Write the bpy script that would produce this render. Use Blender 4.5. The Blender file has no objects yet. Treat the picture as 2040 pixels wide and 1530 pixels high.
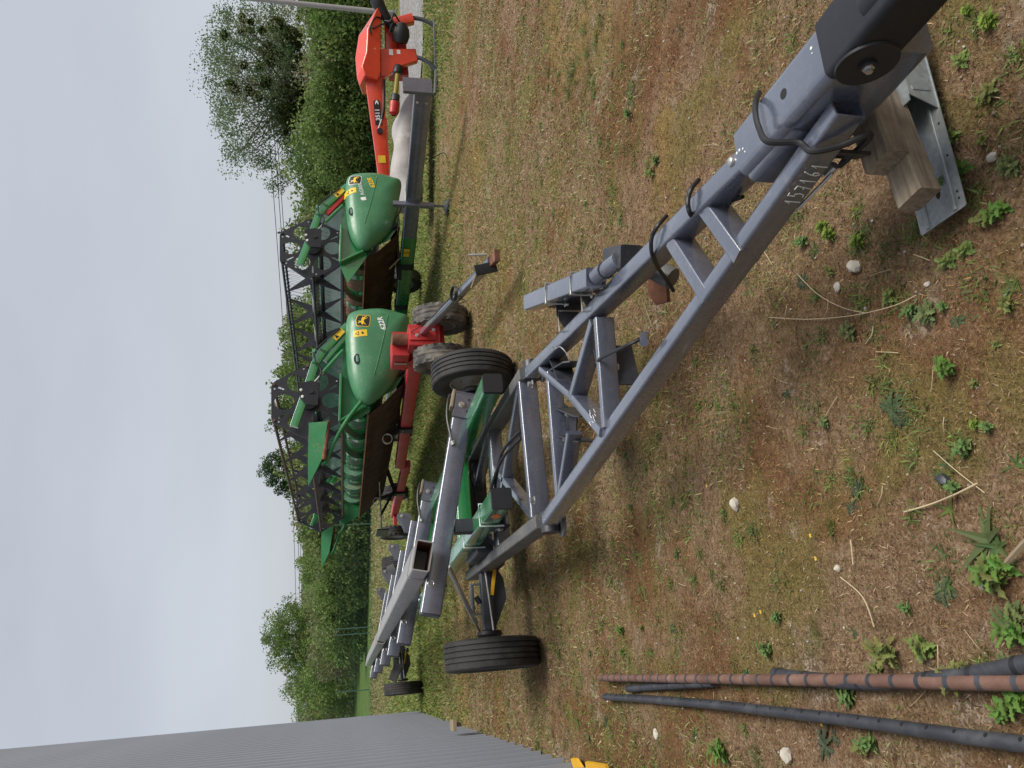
import bpy, bmesh, math, random
import numpy as np
from mathutils import Vector, Matrix
from mathutils.geometry import tessellate_polygon
R = math.radians
random.seed(7); rng = np.random.default_rng(7)
scene = bpy.context.scene
COL = scene.collection
# ------------------------------------------------------------------ camera, sky, sun, exposure
CAM_H, F_PX, HORIZON = 1.62, 1530.0, 683.0          # photograph is 2040 px long, taken upright and stored turned by 90 degrees
PITCH = math.atan((1020 - HORIZON) / F_PX)
cd = bpy.data.cameras.new('camera'); cam = bpy.data.objects.new('camera', cd); COL.objects.link(cam)
cd.sensor_fit = 'HORIZONTAL'; cd.sensor_width = 36.0; cd.lens = 36.0 * F_PX / 2040.0
cd.clip_start = 0.05; cd.clip_end = 6000
_c, _s = math.cos(PITCH), math.sin(PITCH)
fwd = Vector((0, _c, -_s)); down = Vector((0, -_s, -_c)); right = Vector((1, 0, 0))
cam.matrix_world = Matrix(((down.x, right.x, -fwd.x, 0), (down.y, right.y, -fwd.y, 0), (down.z, right.z, -fwd.z, CAM_H), (0, 0, 0, 1)))
scene.camera = cam
SUN_EL, SUN_AZ = 56.0, 112.0                          # azimuth from +Y (ahead) towards +X (right)
w = bpy.data.worlds.new('World'); scene.world = w; w.use_nodes = True
nt = w.node_tree; nt.nodes.clear()
def wn(t): return nt.nodes.new(t)
out = wn('ShaderNodeOutputWorld'); bg = wn('ShaderNodeBackground'); sky = wn('ShaderNodeTexSky')
sky.sky_type = 'NISHITA'; sky.sun_disc = False; sky.sun_elevation = R(SUN_EL); sky.sun_rotation = R(SUN_AZ)
sky.air_density = 1.0; sky.dust_density = 3.0; sky.ozone_density = 1.0
tc = wn('ShaderNodeTexCoord'); mp = wn('ShaderNodeMapping'); mp.inputs['Scale'].default_value = (1.0, 1.0, 3.2)
nz = wn('ShaderNodeTexNoise'); nz.inputs['Scale'].default_value = 1.9; nz.inputs['Detail'].default_value = 5; nz.inputs['Roughness'].default_value = 0.5
cr = wn('ShaderNodeValToRGB')
cr.color_ramp.elements[0].position = 0.32; cr.color_ramp.elements[0].color = (2.10, 2.20, 2.38, 1)
cr.color_ramp.elements[1].position = 0.70; cr.color_ramp.elements[1].color = (2.44, 2.55, 2.75, 1)
sx = wn('ShaderNodeMix'); sx.data_type = 'RGBA'; sx.inputs[0].default_value = 0.88
nt.links.new(tc.outputs['Generated'], mp.inputs[0]); nt.links.new(mp.outputs[0], nz.inputs[0]); nt.links.new(nz.outputs[0], cr.inputs[0])
nt.links.new(sky.outputs[0], sx.inputs[6]); nt.links.new(cr.outputs[0], sx.inputs[7]); nt.links.new(sx.outputs[2], bg.inputs[0])
bg.inputs[1].default_value = 0.10; nt.links.new(bg.outputs[0], out.inputs[0])
sl = bpy.data.lights.new('sun', 'SUN'); sl.energy = 1.5; sl.angle = R(30); sl.color = (1.0, 0.95, 0.88)
so = bpy.data.objects.new('sun', sl); COL.objects.link(so)
_d = Vector((math.sin(R(SUN_AZ)) * math.cos(R(SUN_EL)), math.cos(R(SUN_AZ)) * math.cos(R(SUN_EL)), math.sin(R(SUN_EL))))
so.rotation_euler = _d.to_track_quat('Z', 'Y').to_euler(); so.location = (5, 5, 20)
vs = scene.view_settings; vs.view_transform = 'Standard'; vs.look = 'None'; vs.gamma = 1.0; vs.use_curve_mapping = False; vs.exposure = 1.30
# ------------------------------------------------------------------ helpers
def ray(x, y):
    u = (765 - y) / F_PX; v = (x - 1020) / F_PX
    return Vector((u, _c - v * _s, -_s - v * _c))
def G(x, y, z=0.0):                                   # a photo pixel on the horizontal plane z
    d = ray(x, y); t = (z - CAM_H) / d.z
    return Vector((d.x * t, d.y * t, z))
def terrain(x, y):
    t = np.clip((y - 44.0 + 0.10 * x) / 80.0, 0, 1.6)
    return 4.2 * t * t * (1.0 / (1 + np.exp((x + 4) / 9.0)) * 0.85 + 0.15)
def tag(o, label=None, cat=None, group=None, kind=None):
    if label: o['label'] = label
    if cat: o['category'] = cat
    if group: o['group'] = group
    if kind: o['kind'] = kind
    return o
def frame_matrix(loc, rz):
    return Matrix.Translation(Vector(loc)) @ Matrix.Rotation(rz, 4, 'Z')
def thing(name, loc, rz, label, cat, group=None):
    o = bpy.data.objects.new(name, None); COL.objects.link(o); o.empty_display_size = 0.1
    o.location = loc; o.rotation_euler = (0, 0, rz)
    return tag(o, label, cat, group)
def mtx(o):
    m_ = Matrix.Translation(o.location) @ o.rotation_euler.to_matrix().to_4x4()
    return mtx(o.parent) @ m_ if o.parent else m_
class MB:
    def __init__(s, world=False): s.v = []; s.f = []; s.world = world
    def add(s, vs_, fs):
        b = len(s.v); s.v += [Vector(p) for p in vs_]; s.f += [tuple(i + b for i in f) for f in fs]; return s
    def box(s, c, d, rot=None):
        c = Vector(c); h = Vector(d) * 0.5; ps = []
        for sx_ in (-1, 1):
            for sy_ in (-1, 1):
                for sz_ in (-1, 1):
                    p = Vector((sx_ * h.x, sy_ * h.y, sz_ * h.z)); ps.append(c + (rot @ p if rot else p))
        return s.add(ps, [(0, 1, 3, 2), (4, 6, 7, 5), (0, 4, 5, 1), (2, 3, 7, 6), (0, 2, 6, 4), (1, 5, 7, 3)])
    def beam(s, p0, p1, w_, h_, r=None, up=(0, 0, 1), n=4, caps=True, hollow=0.0, w1=None, h1=None):
        """rectangular tube with rounded corners swept from p0 to p1 (w across, h along up)"""
        p0 = Vector(p0); p1 = Vector(p1); a = (p1 - p0).normalized(); up = Vector(up)
        sd = a.cross(up).normalized(); u2 = sd.cross(a).normalized()
        r = min(w_, h_) * 0.12 if r is None else r
        def ringpts(W, Hh, rr):
            o = []
            for (cx, cy, a0) in ((1, 1, 0), (-1, 1, 90), (-1, -1, 180), (1, -1, 270)):
                for k in range(n):
                    t = R(a0 + 90.0 * k / (n - 1)) if n > 1 else R(a0 + 45)
                    o.append((cx * (W / 2 - rr) + rr * math.cos(t), cy * (Hh / 2 - rr) + rr * math.sin(t)))
            return o
        w1 = w_ if w1 is None else w1; h1 = h_ if h1 is None else h1
        q0 = ringpts(w_, h_, r); q1 = ringpts(w1, h1, min(r, w1 * .45, h1 * .45)); m = len(q0)
        V_ = [p0 + sd * x + u2 * y for x, y in q0] + [p1 + sd * x + u2 * y for x, y in q1]
        F_ = [(i, (i + 1) % m, m + (i + 1) % m, m + i) for i in range(m)]
        if hollow:
            i0 = ringpts(w_ - 2 * hollow, h_ - 2 * hollow, max(r - hollow, 0.002)); dp = a * 0.6
            V_ += [p0 + sd * x + u2 * y for x, y in i0] + [p0 + dp + sd * x + u2 * y for x, y in i0]
            F_ += [(i, 2 * m + i, 2 * m + (i + 1) % m, (i + 1) % m) for i in range(m)]
            F_ += [(2 * m + i, 3 * m + i, 3 * m + (i + 1) % m, 2 * m + (i + 1) % m) for i in range(m)]
            F_ += [tuple(3 * m + i for i in range(m - 1, -1, -1)), tuple(m + i for i in range(m))]
        elif caps:
            F_ += [tuple(range(m - 1, -1, -1)), tuple(m + i for i in range(m))]
        return s.add(V_, F_)
    def tube(s, pts, r, n=8, caps=True):
        pts = [Vector(p) for p in pts]; m = len(pts); V_ = []; F_ = []; pu = None
        for i, p in enumerate(pts):
            t = (pts[min(i + 1, m - 1)] - pts[max(i - 1, 0)]).normalized()
            if pu is None: pu = Vector((0, 0, 1)) if abs(t.z) < 0.9 else Vector((1, 0, 0))
            sd = t.cross(pu).normalized(); pu = sd.cross(t).normalized()
            rr = r[i] if isinstance(r, (list, tuple)) else r
            V_ += [p + (sd * math.cos(2 * math.pi * k / n) + pu * math.sin(2 * math.pi * k / n)) * rr for k in range(n)]
        for i in range(m - 1):
            F_ += [(i * n + k, i * n + (k + 1) % n, (i + 1) * n + (k + 1) % n, (i + 1) * n + k) for k in range(n)]
        if caps: F_ += [tuple(range(n - 1, -1, -1)), tuple((m - 1) * n + k for k in range(n))]
        return s.add(V_, F_)
    def plate(s, poly, th, o=(0, 0, 0), ax=(1, 0, 0), ay=(0, 0, 1), holes=()):
        """flat sheet: 2D outline (with holes) in the plane ax/ay at o, thickness th centred along ax x ay"""
        o = Vector(o); ax = Vector(ax).normalized(); ay = Vector(ay).normalized(); nn = ax.cross(ay).normalized()
        loops = [list(poly)] + [list(h) for h in holes]
        flat = [p for L in loops for p in L]
        tris = tessellate_polygon([[Vector((p[0], p[1], 0)) for p in L] for L in loops])
        N = len(flat)
        V_ = [o + ax * p[0] + ay * p[1] + nn * (th / 2) for p in flat] + [o + ax * p[0] + ay * p[1] - nn * (th / 2) for p in flat]
        F_ = []
        for t in tris:
            a, b, c = [flat[i] for i in t]
            ccw = (b[0] - a[0]) * (c[1] - a[1]) - (b[1] - a[1]) * (c[0] - a[0]) > 0
            t = t if ccw else t[::-1]
            F_ += [tuple(t), tuple(i + N for i in t[::-1])]
        k = 0
        for L in loops:
            n = len(L)
            F_ += [(k + i, N + k + i, N + k + (i + 1) % n, k + (i + 1) % n) for i in range(n)]
            k += n
        return s.add(V_, F_)
    def lathe(s, prof, c, ax=(1, 0, 0), n=32, fn=None, closed=False):
        """profile [(along axis, radius)] turned about ax through c"""
        c = Vector(c); ax = Vector(ax).normalized(); t = Vector((0, 0, 1)) if abs(ax.z) < 0.9 else Vector((1, 0, 0))
        e1 = ax.cross(t).normalized(); e2 = ax.cross(e1).normalized(); m = len(prof); V_ = []
        for k in range(n):
            an = 2 * math.pi * k / n; d = e1 * math.cos(an) + e2 * math.sin(an)
            for j, (x, rr) in enumerate(prof):
                if fn: rr = fn(j, k, x, rr)
                V_.append(c + ax * x + d * rr)
        mm = m if closed else m - 1
        F_ = [(k * m + j, k * m + (j + 1) % m, ((k + 1) % n) * m + (j + 1) % m, ((k + 1) % n) * m + j) for k in range(n) for j in range(mm)]
        return s.add(V_, F_)
    def bolt(s, p, ax, r=0.012, h=0.014):
        ax = Vector(ax).normalized()
        s.lathe([(0, 0), (0, r * 1.6), (0.003, r * 1.6), (0.003, r), (h, r), (h, 0)], p, ax, 6); return s
    def build(s, name, mat, parent=None, smooth=35, weld=False):
        vs_ = s.v
        if parent is not None and s.world:
            inv = mtx(parent).inverted(); vs_ = [inv @ v for v in vs_]
        me = bpy.data.meshes.new(name); me.from_pydata([tuple(v) for v in vs_], [], s.f)
        bm = bmesh.new(); bm.from_mesh(me)
        if weld: bmesh.ops.remove_doubles(bm, verts=bm.verts, dist=1e-5)
        bmesh.ops.recalc_face_normals(bm, faces=bm.faces); bm.to_mesh(me); bm.free()
        if smooth: me.shade_smooth(); me.set_sharp_from_angle(angle=R(smooth))
        if mat: me.materials.append(mat)
        ob = bpy.data.objects.new(name, me); COL.objects.link(ob)
        if parent is not None: ob.parent = parent
        return ob
def copy_tree(o, parent=None):
    c = o.copy(); COL.objects.link(c); c.parent = parent
    for ch in list(o.children): copy_tree(ch, c)
    return c
def np_mesh(name, V_, quads=None, tris=None, cols=None, mat=None, parent=None, smooth=False):
    """mesh from numpy arrays: quads (n,4), tris (n,3), per-vertex colour"""
    me = bpy.data.meshes.new(name); V_ = np.asarray(V_, np.float32).reshape(-1, 3)
    q = np.zeros((0, 4), np.int32) if quads is None else np.asarray(quads, np.int32)
    t = np.zeros((0, 3), np.int32) if tris is None else np.asarray(tris, np.int32)
    me.vertices.add(len(V_)); me.vertices.foreach_set('co', V_.ravel())
    idx = np.concatenate([q.ravel(), t.ravel()]).astype(np.int32)
    me.loops.add(len(idx)); me.loops.foreach_set('vertex_index', idx)
    st = np.concatenate([np.arange(len(q)) * 4, len(q) * 4 + np.arange(len(t)) * 3]).astype(np.int32)
    me.polygons.add(len(st)); me.polygons.foreach_set('loop_start', st)
    if cols is not None:
        at = me.color_attributes.new('Col', 'FLOAT_COLOR', 'POINT')
        c4 = np.ones((len(V_), 4), np.float32); c4[:, :3] = cols; at.data.foreach_set('color', c4.ravel())
    me.update(calc_edges=True)
    if smooth: me.shade_smooth()
    if mat: me.materials.append(mat)
    ob = bpy.data.objects.new(name, me); COL.objects.link(ob)
    if parent is not None: ob.parent = parent
    return ob
# ------------------------------------------------------------------ materials
class NT:
    def __init__(s, name):
        s.m = bpy.data.materials.new(name); s.m.use_nodes = True; s.t = s.m.node_tree
        s.b = s.t.nodes['Principled BSDF']; s.out = s.t.nodes['Material Output']
        tcn = s.t.nodes.new('ShaderNodeTexCoord'); s.oc = tcn.outputs['Object']; s.L = s.t.links.new
    def noise(s, sc, det=4, ro=0.55, vec=None, dist=0.0):
        n = s.t.nodes.new('ShaderNodeTexNoise'); n.inputs['Scale'].default_value = sc; n.inputs['Detail'].default_value = det
        n.inputs['Roughness'].default_value = ro; n.inputs['Distortion'].default_value = dist
        s.L(vec or s.oc, n.inputs['Vector']); return n.outputs['Fac']
    def voro(s, sc, feat='F1', vec=None):
        n = s.t.nodes.new('ShaderNodeTexVoronoi'); n.inputs['Scale'].default_value = sc; n.feature = feat
        s.L(vec or s.oc, n.inputs['Vector']); return n
    def mapping(s, scale=(1, 1, 1), loc=(0, 0, 0), rot=(0, 0, 0)):
        n = s.t.nodes.new('ShaderNodeMapping'); n.inputs['Scale'].default_value = scale; n.inputs['Location'].default_value = loc
        n.inputs['Rotation'].default_value = rot; s.L(s.oc, n.inputs['Vector']); return n.outputs[0]
    def ramp(s, fac, *st):
        n = s.t.nodes.new('ShaderNodeValToRGB'); e = n.color_ramp.elements
        while len(e) < len(st): e.new(0.5)
        for i, (p, c) in enumerate(st):
            e[i].position = p; e[i].color = (c, c, c, 1) if isinstance(c, (int, float)) else tuple(c) + (1,)
        s.L(fac, n.inputs[0]); return n.outputs[0]
    def mix(s, f, a, b, mode='MIX'):
        n = s.t.nodes.new('ShaderNodeMix'); n.data_type = 'RGBA'; n.blend_type = mode
        for v, i in ((f, 0), (a, 6), (b, 7)):
            if hasattr(v, 'is_linked'): s.L(v, n.inputs[i])
            else: n.inputs[i].default_value = v if i == 0 else tuple(v) + (1,)
        return n.outputs[2]
    def math(s, op, a, b=0.0):
        n = s.t.nodes.new('ShaderNodeMath'); n.operation = op
        for i, v in ((0, a), (1, b)):
            if hasattr(v, 'is_linked'): s.L(v, n.inputs[i])
            else: n.inputs[i].default_value = v
        return n.outputs[0]
    def bump(s, h, st=0.3, d=0.01):
        n = s.t.nodes.new('ShaderNodeBump'); n.inputs['Strength'].default_value = st; n.inputs['Distance'].default_value = d
        s.L(h, n.inputs['Height']); s.L(n.outputs[0], s.b.inputs['Normal']); return n
    def col(s, c):
        if hasattr(c, 'is_linked'): s.L(c, s.b.inputs['Base Color'])
        else: s.b.inputs['Base Color'].default_value = tuple(c) + (1,)
    def rough(s, r):
        if hasattr(r, 'is_linked'): s.L(r, s.b.inputs['Roughness'])
        else: s.b.inputs['Roughness'].default_value = r
def paint(name, col, rough=0.4, dust=(0.22, 0.19, 0.15), dust_amt=0.35, var=0.14, scale=1.0, coat=0.0, metal=0.0, edge=None, edge_t=0.62, coat_ior=1.5):
    n = NT(name)
    a = n.noise(3.5 * scale, 6, 0.6); b = n.noise(38 * scale, 5, 0.65)
    c0 = n.mix(n.ramp(a, (0.3, 0.0), (0.72, 1.0)), tuple(x * (1 - var) for x in col), tuple(min(1, x * (1 + var)) for x in col))
    dm = n.math('MULTIPLY', n.ramp(b, (0.50, 0.0), (0.74, 1.0)), n.ramp(a, (0.42, 0.15), (0.66, 1.0)))
    c1 = n.mix(n.math('MULTIPLY', dm, dust_amt), c0, dust)
    if edge:
        sc = n.noise(14 * scale, 8, 0.75); c1 = n.mix(n.ramp(sc, (edge_t, 0.0), (edge_t + 0.04, 1.0)), c1, edge)
    n.col(c1); n.rough(n.ramp(n.noise(9 * scale, 5, 0.7), (0.3, max(rough - 0.09, 0.05)), (0.75, min(rough + 0.16, 1))))
    n.b.inputs['Metallic'].default_value = metal; n.b.inputs['Coat Weight'].default_value = coat; n.b.inputs['Coat IOR'].default_value = coat_ior; n.b.inputs['Coat Roughness'].default_value = 0.16
    n.bump(b, 0.06, 0.004); return n.m
def leafmat(name, trans=0.35, rough=0.55, gain=1.0):
    n = NT(name); at = n.t.nodes.new('ShaderNodeAttribute'); at.attribute_name = 'Col'
    n.L(at.outputs['Color'], n.b.inputs['Base Color']); n.b.inputs['Roughness'].default_value = rough
    n.b.inputs['Specular IOR Level'].default_value = 0.3
    tr = n.t.nodes.new('ShaderNodeBsdfTranslucent'); n.L(at.outputs['Color'], tr.inputs['Color'])
    mx = n.t.nodes.new('ShaderNodeMixShader'); mx.inputs[0].default_value = trans
    n.L(n.b.outputs[0], mx.inputs[1]); n.L(tr.outputs[0], mx.inputs[2]); n.L(mx.outputs[0], n.out.inputs[0]); return n.m
def simple(name, col, rough=0.5, metal=0.0):
    n = NT(name); n.col(n.mix(n.ramp(n.noise(12, 5, 0.6), (0.3, 0.0), (0.7, 1.0)), tuple(x * 0.86 for x in col), tuple(min(1, x * 1.12) for x in col)))
    n.rough(rough); n.b.inputs['Metallic'].default_value = metal; return n.m
M = {}
M['grey'] = paint('grey_paint', (0.084, 0.097, 0.138), 0.27, dust=(0.26, 0.24, 0.20), dust_amt=0.45, var=0.22, coat=1.0, coat_ior=2.0, edge=(0.27, 0.27, 0.275), edge_t=0.685)
M['grey_worn'] = paint('worn_grey_paint', (0.105, 0.108, 0.112), 0.5, dust=(0.30, 0.26, 0.17), dust_amt=0.85, var=0.2)
M['grey_dark'] = paint('dark_grey_paint', (0.032, 0.036, 0.046), 0.45, dust_amt=0.3)
M['rail'] = paint('light_steel_paint', (0.30, 0.285, 0.28), 0.34, dust_amt=0.3, coat=0.2)
M['green'] = paint('green_paint', (0.012, 0.205, 0.055), 0.20, dust=(0.16, 0.24, 0.17), dust_amt=0.3, coat=1.0, coat_ior=1.8)
M['green_shield'] = paint('green_plastic_shield', (0.058, 0.215, 0.100), 0.36, dust=(0.28, 0.33, 0.24), dust_amt=0.65, coat=0.15, scale=0.7)
M['green_worn'] = paint('worn_green_paint', (0.022, 0.200, 0.068), 0.42, dust=(0.24, 0.20, 0.13), dust_amt=0.6, edge=(0.30, 0.17, 0.09))
M['green_pan'] = paint('polished_green_sheet', (0.10, 0.30, 0.20), 0.25, dust=(0.40, 0.48, 0.42), dust_amt=0.5, coat=0.3)
M['mint'] = paint('pale_green_sky_sheen', (0.60, 0.76, 0.70), 0.2, dust=(0.6, 0.66, 0.6), dust_amt=0.4, coat=0.6)  # header back wall's sky reflection put into a pale base; clamp bows share it
M['red'] = paint('red_paint', (0.46, 0.026, 0.028), 0.42, dust=(0.36, 0.20, 0.18), dust_amt=0.4)
M['orange'] = paint('orange_red_paint', (0.72, 0.052, 0.018), 0.28, dust=(0.6, 0.25, 0.18), dust_amt=0.35, coat=0.8)
M['black'] = paint('black_paint', (0.013, 0.014, 0.019), 0.42, dust=(0.10, 0.09, 0.08), dust_amt=0.3)
M['black_plate'] = paint('black_reel_paint', (0.020, 0.022, 0.030), 0.38, dust=(0.12, 0.11, 0.11), dust_amt=0.35)
M['plastic'] = simple('black_plastic', (0.018, 0.019, 0.022), 0.45)
M['steel'] = simple('bright_steel', (0.62, 0.62, 0.61), 0.3, 0.9)
M['zinc'] = simple('zinc_plated_steel', (0.55, 0.55, 0.52), 0.38, 0.75)
M['cable'] = simple('black_rubber_cable', (0.014, 0.014, 0.016), 0.5)
M['yellow'] = simple('yellow_sticker', (0.80, 0.52, 0.03), 0.45)
M['dyellow'] = paint('yellow_paint', (0.72, 0.40, 0.02), 0.5, dust=(0.3, 0.2, 0.08), dust_amt=0.5)
M['white'] = simple('white_print', (0.78, 0.80, 0.78), 0.5)
M['ink'] = simple('black_print', (0.012, 0.011, 0.010), 0.5)
M['amber'] = simple('orange_reflector', (0.85, 0.16, 0.02), 0.2)
M['pto'] = simple('yellow_plastic_guard', (0.36, 0.28, 0.06), 0.5)
M['tan'] = paint('dusty_timber', (0.26, 0.205, 0.135), 0.85, dust=(0.12, 0.09, 0.06), dust_amt=0.7, var=0.25)
def rusty(name, c0, c1, c2, rough=0.85, sc=7):
    n = NT(name); a = n.noise(sc, 9, 0.7, dist=0.6)
    n.col(n.ramp(a, (0.28, c0), (0.5, c1), (0.72, c2))); n.rough(rough); n.bump(n.noise(sc * 6, 6, 0.7), 0.35, 0.006); return n.m
M['rust'] = rusty('rusty_steel', (0.055, 0.026, 0.016), (0.16, 0.065, 0.035), (0.27, 0.14, 0.085))
M['brown_pipe'] = rusty('brown_pipe_plastic', (0.095, 0.048, 0.035), (0.160, 0.086, 0.062), (0.235, 0.145, 0.11), 0.55, 5)
M['black_pipe'] = rusty('black_pipe_plastic', (0.020, 0.021, 0.025), (0.038, 0.041, 0.050), (0.075, 0.078, 0.085), 0.42, 6)
M['under'] = rusty('rusty_underside', (0.018, 0.011, 0.008), (0.055, 0.027, 0.017), (0.13, 0.075, 0.045), 0.8, 5)
M['auger_green'] = rusty('green_auger_paint', (0.020, 0.12, 0.050), (0.05, 0.17, 0.09), (0.26, 0.15, 0.09), 0.7, 3.0)
M['auger'] = rusty('worn_auger_paint', (0.014, 0.105, 0.045), (0.22, 0.10, 0.06), (0.34, 0.19, 0.13), 0.6, 1.6)
M['tinebar'] = rusty('rusty_bat_tube', (0.035, 0.020, 0.014), (0.11, 0.060, 0.040), (0.20, 0.12, 0.09), 0.7, 11)
def m_rubber(name, base, dusty, amt):
    n = NT(name); a = n.noise(5, 7, 0.7)
    n.col(n.mix(n.ramp(a, (0.5 - amt, 0.0), (0.78 - amt * 0.5, 1.0)), base, dusty)); n.rough(n.ramp(a, (0.3, 0.55), (0.7, 0.9)))
    n.bump(n.noise(60, 4, 0.6), 0.15, 0.003); return n.m
M['tyre'] = m_rubber('tyre_rubber', (0.014, 0.014, 0.015), (0.066, 0.062, 0.056), 0.03)
M['tyre_mud'] = m_rubber('muddy_tyre_rubber', (0.026, 0.025, 0.024), (0.24, 0.215, 0.18), 0.10)
M['rim'] = paint('dusty_wheel_rim', (0.30, 0.30, 0.29), 0.55, dust=(0.33, 0.27, 0.20), dust_amt=0.7)
def m_wood():
    n = NT('weathered_timber'); v = n.mapping((1.5, 26, 26)); g = n.noise(1.4, 8, 0.7, vec=v, dist=1.2); b = n.noise(6, 5, 0.6)
    c = n.ramp(g, (0.25, (0.11, 0.082, 0.056)), (0.5, (0.27, 0.22, 0.158)), (0.75, (0.42, 0.36, 0.28)))
    n.col(n.mix(n.ramp(b, (0.5, 0.0), (0.75, 0.75)), c, (0.10, 0.075, 0.05))); n.rough(0.88); n.bump(g, 0.5, 0.004); return n.m
M['wood'] = m_wood()
def m_galv():
    n = NT('galvanised_sheet'); v = n.voro(75); b = n.noise(5, 5, 0.6)
    c = n.ramp(v.outputs['Color'], (0.2, (0.26, 0.285, 0.295)), (0.8, (0.32, 0.35, 0.365)))
    n.col(n.mix(n.ramp(b, (0.55, 0.0), (0.8, 0.6)), c, (0.16, 0.15, 0.12))); n.rough(0.5); n.b.inputs['Metallic'].default_value = 0.35; return n.m
M['galv'] = m_galv()
def m_clad():
    n = NT('grey_wall_cladding'); v = n.mapping((3, 3, 0.25)); a = n.noise(2.2, 6, 0.6, vec=v)
    n.col(n.ramp(a, (0.3, (0.245, 0.262, 0.300)), (0.7, (0.290, 0.308, 0.346)))); n.rough(0.45); n.b.inputs['Coat Weight'].default_value = 0.15
    n.bump(a, 0.05, 0.01); return n.m
M['clad'] = m_clad()
def m_bark(name, a, b):
    n = NT(name); v = n.mapping((9, 9, 1.8)); g = n.noise(2.5, 7, 0.7, vec=v); n.col(n.ramp(g, (0.3, a), (0.7, b))); n.rough(0.95); n.bump(g, 0.6, 0.03); return n.m
M['bark'] = m_bark('bark', (0.035, 0.028, 0.021), (0.12, 0.10, 0.078))
M['leaf'] = leafmat('leaves', 0.46); M['blade'] = leafmat('grass_blades', 0.30, 0.6)
M['stone'] = rusty('limestone', (0.32, 0.28, 0.22), (0.52, 0.48, 0.41), (0.66, 0.63, 0.57), 0.9, 9)
# ------------------------------------------------------------------ the ground
def vnoise(x, y, seed):
    r_ = np.random.default_rng(seed); T = r_.random((64, 64))
    xi = np.floor(x).astype(int); yi = np.floor(y).astype(int); fx = x - xi; fy = y - yi
    fx = fx * fx * (3 - 2 * fx); fy = fy * fy * (3 - 2 * fy)
    g = lambda a, b: T[a % 64, b % 64]
    return (g(xi, yi) * (1 - fx) + g(xi + 1, yi) * fx) * (1 - fy) + (g(xi, yi + 1) * (1 - fx) + g(xi + 1, yi + 1) * fx) * fy
def relief(x, y):
    r_ = np.hypot(x, y); k = np.clip(1.25 - r_ / 22.0, 0, 1)
    h = 0.030 * (vnoise(x * 1.3 + 9, y * 1.3, 1) - 0.5) + 0.022 * (vnoise(x * 4.1, y * 4.1 + 5, 2) - 0.5) + 0.016 * (vnoise(x * 11, y * 11, 3) - 0.5) + 0.010 * (vnoise(x * 27, y * 27, 4) - 0.5)
    return h * k - 0.012 * k
def ground_z(x, y):
    x = np.asarray(x, float); y = np.asarray(y, float); return terrain(x, y) + relief(x, y)
def gz(x, y): return float(ground_z(np.array([x]), np.array([y]))[0])
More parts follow.
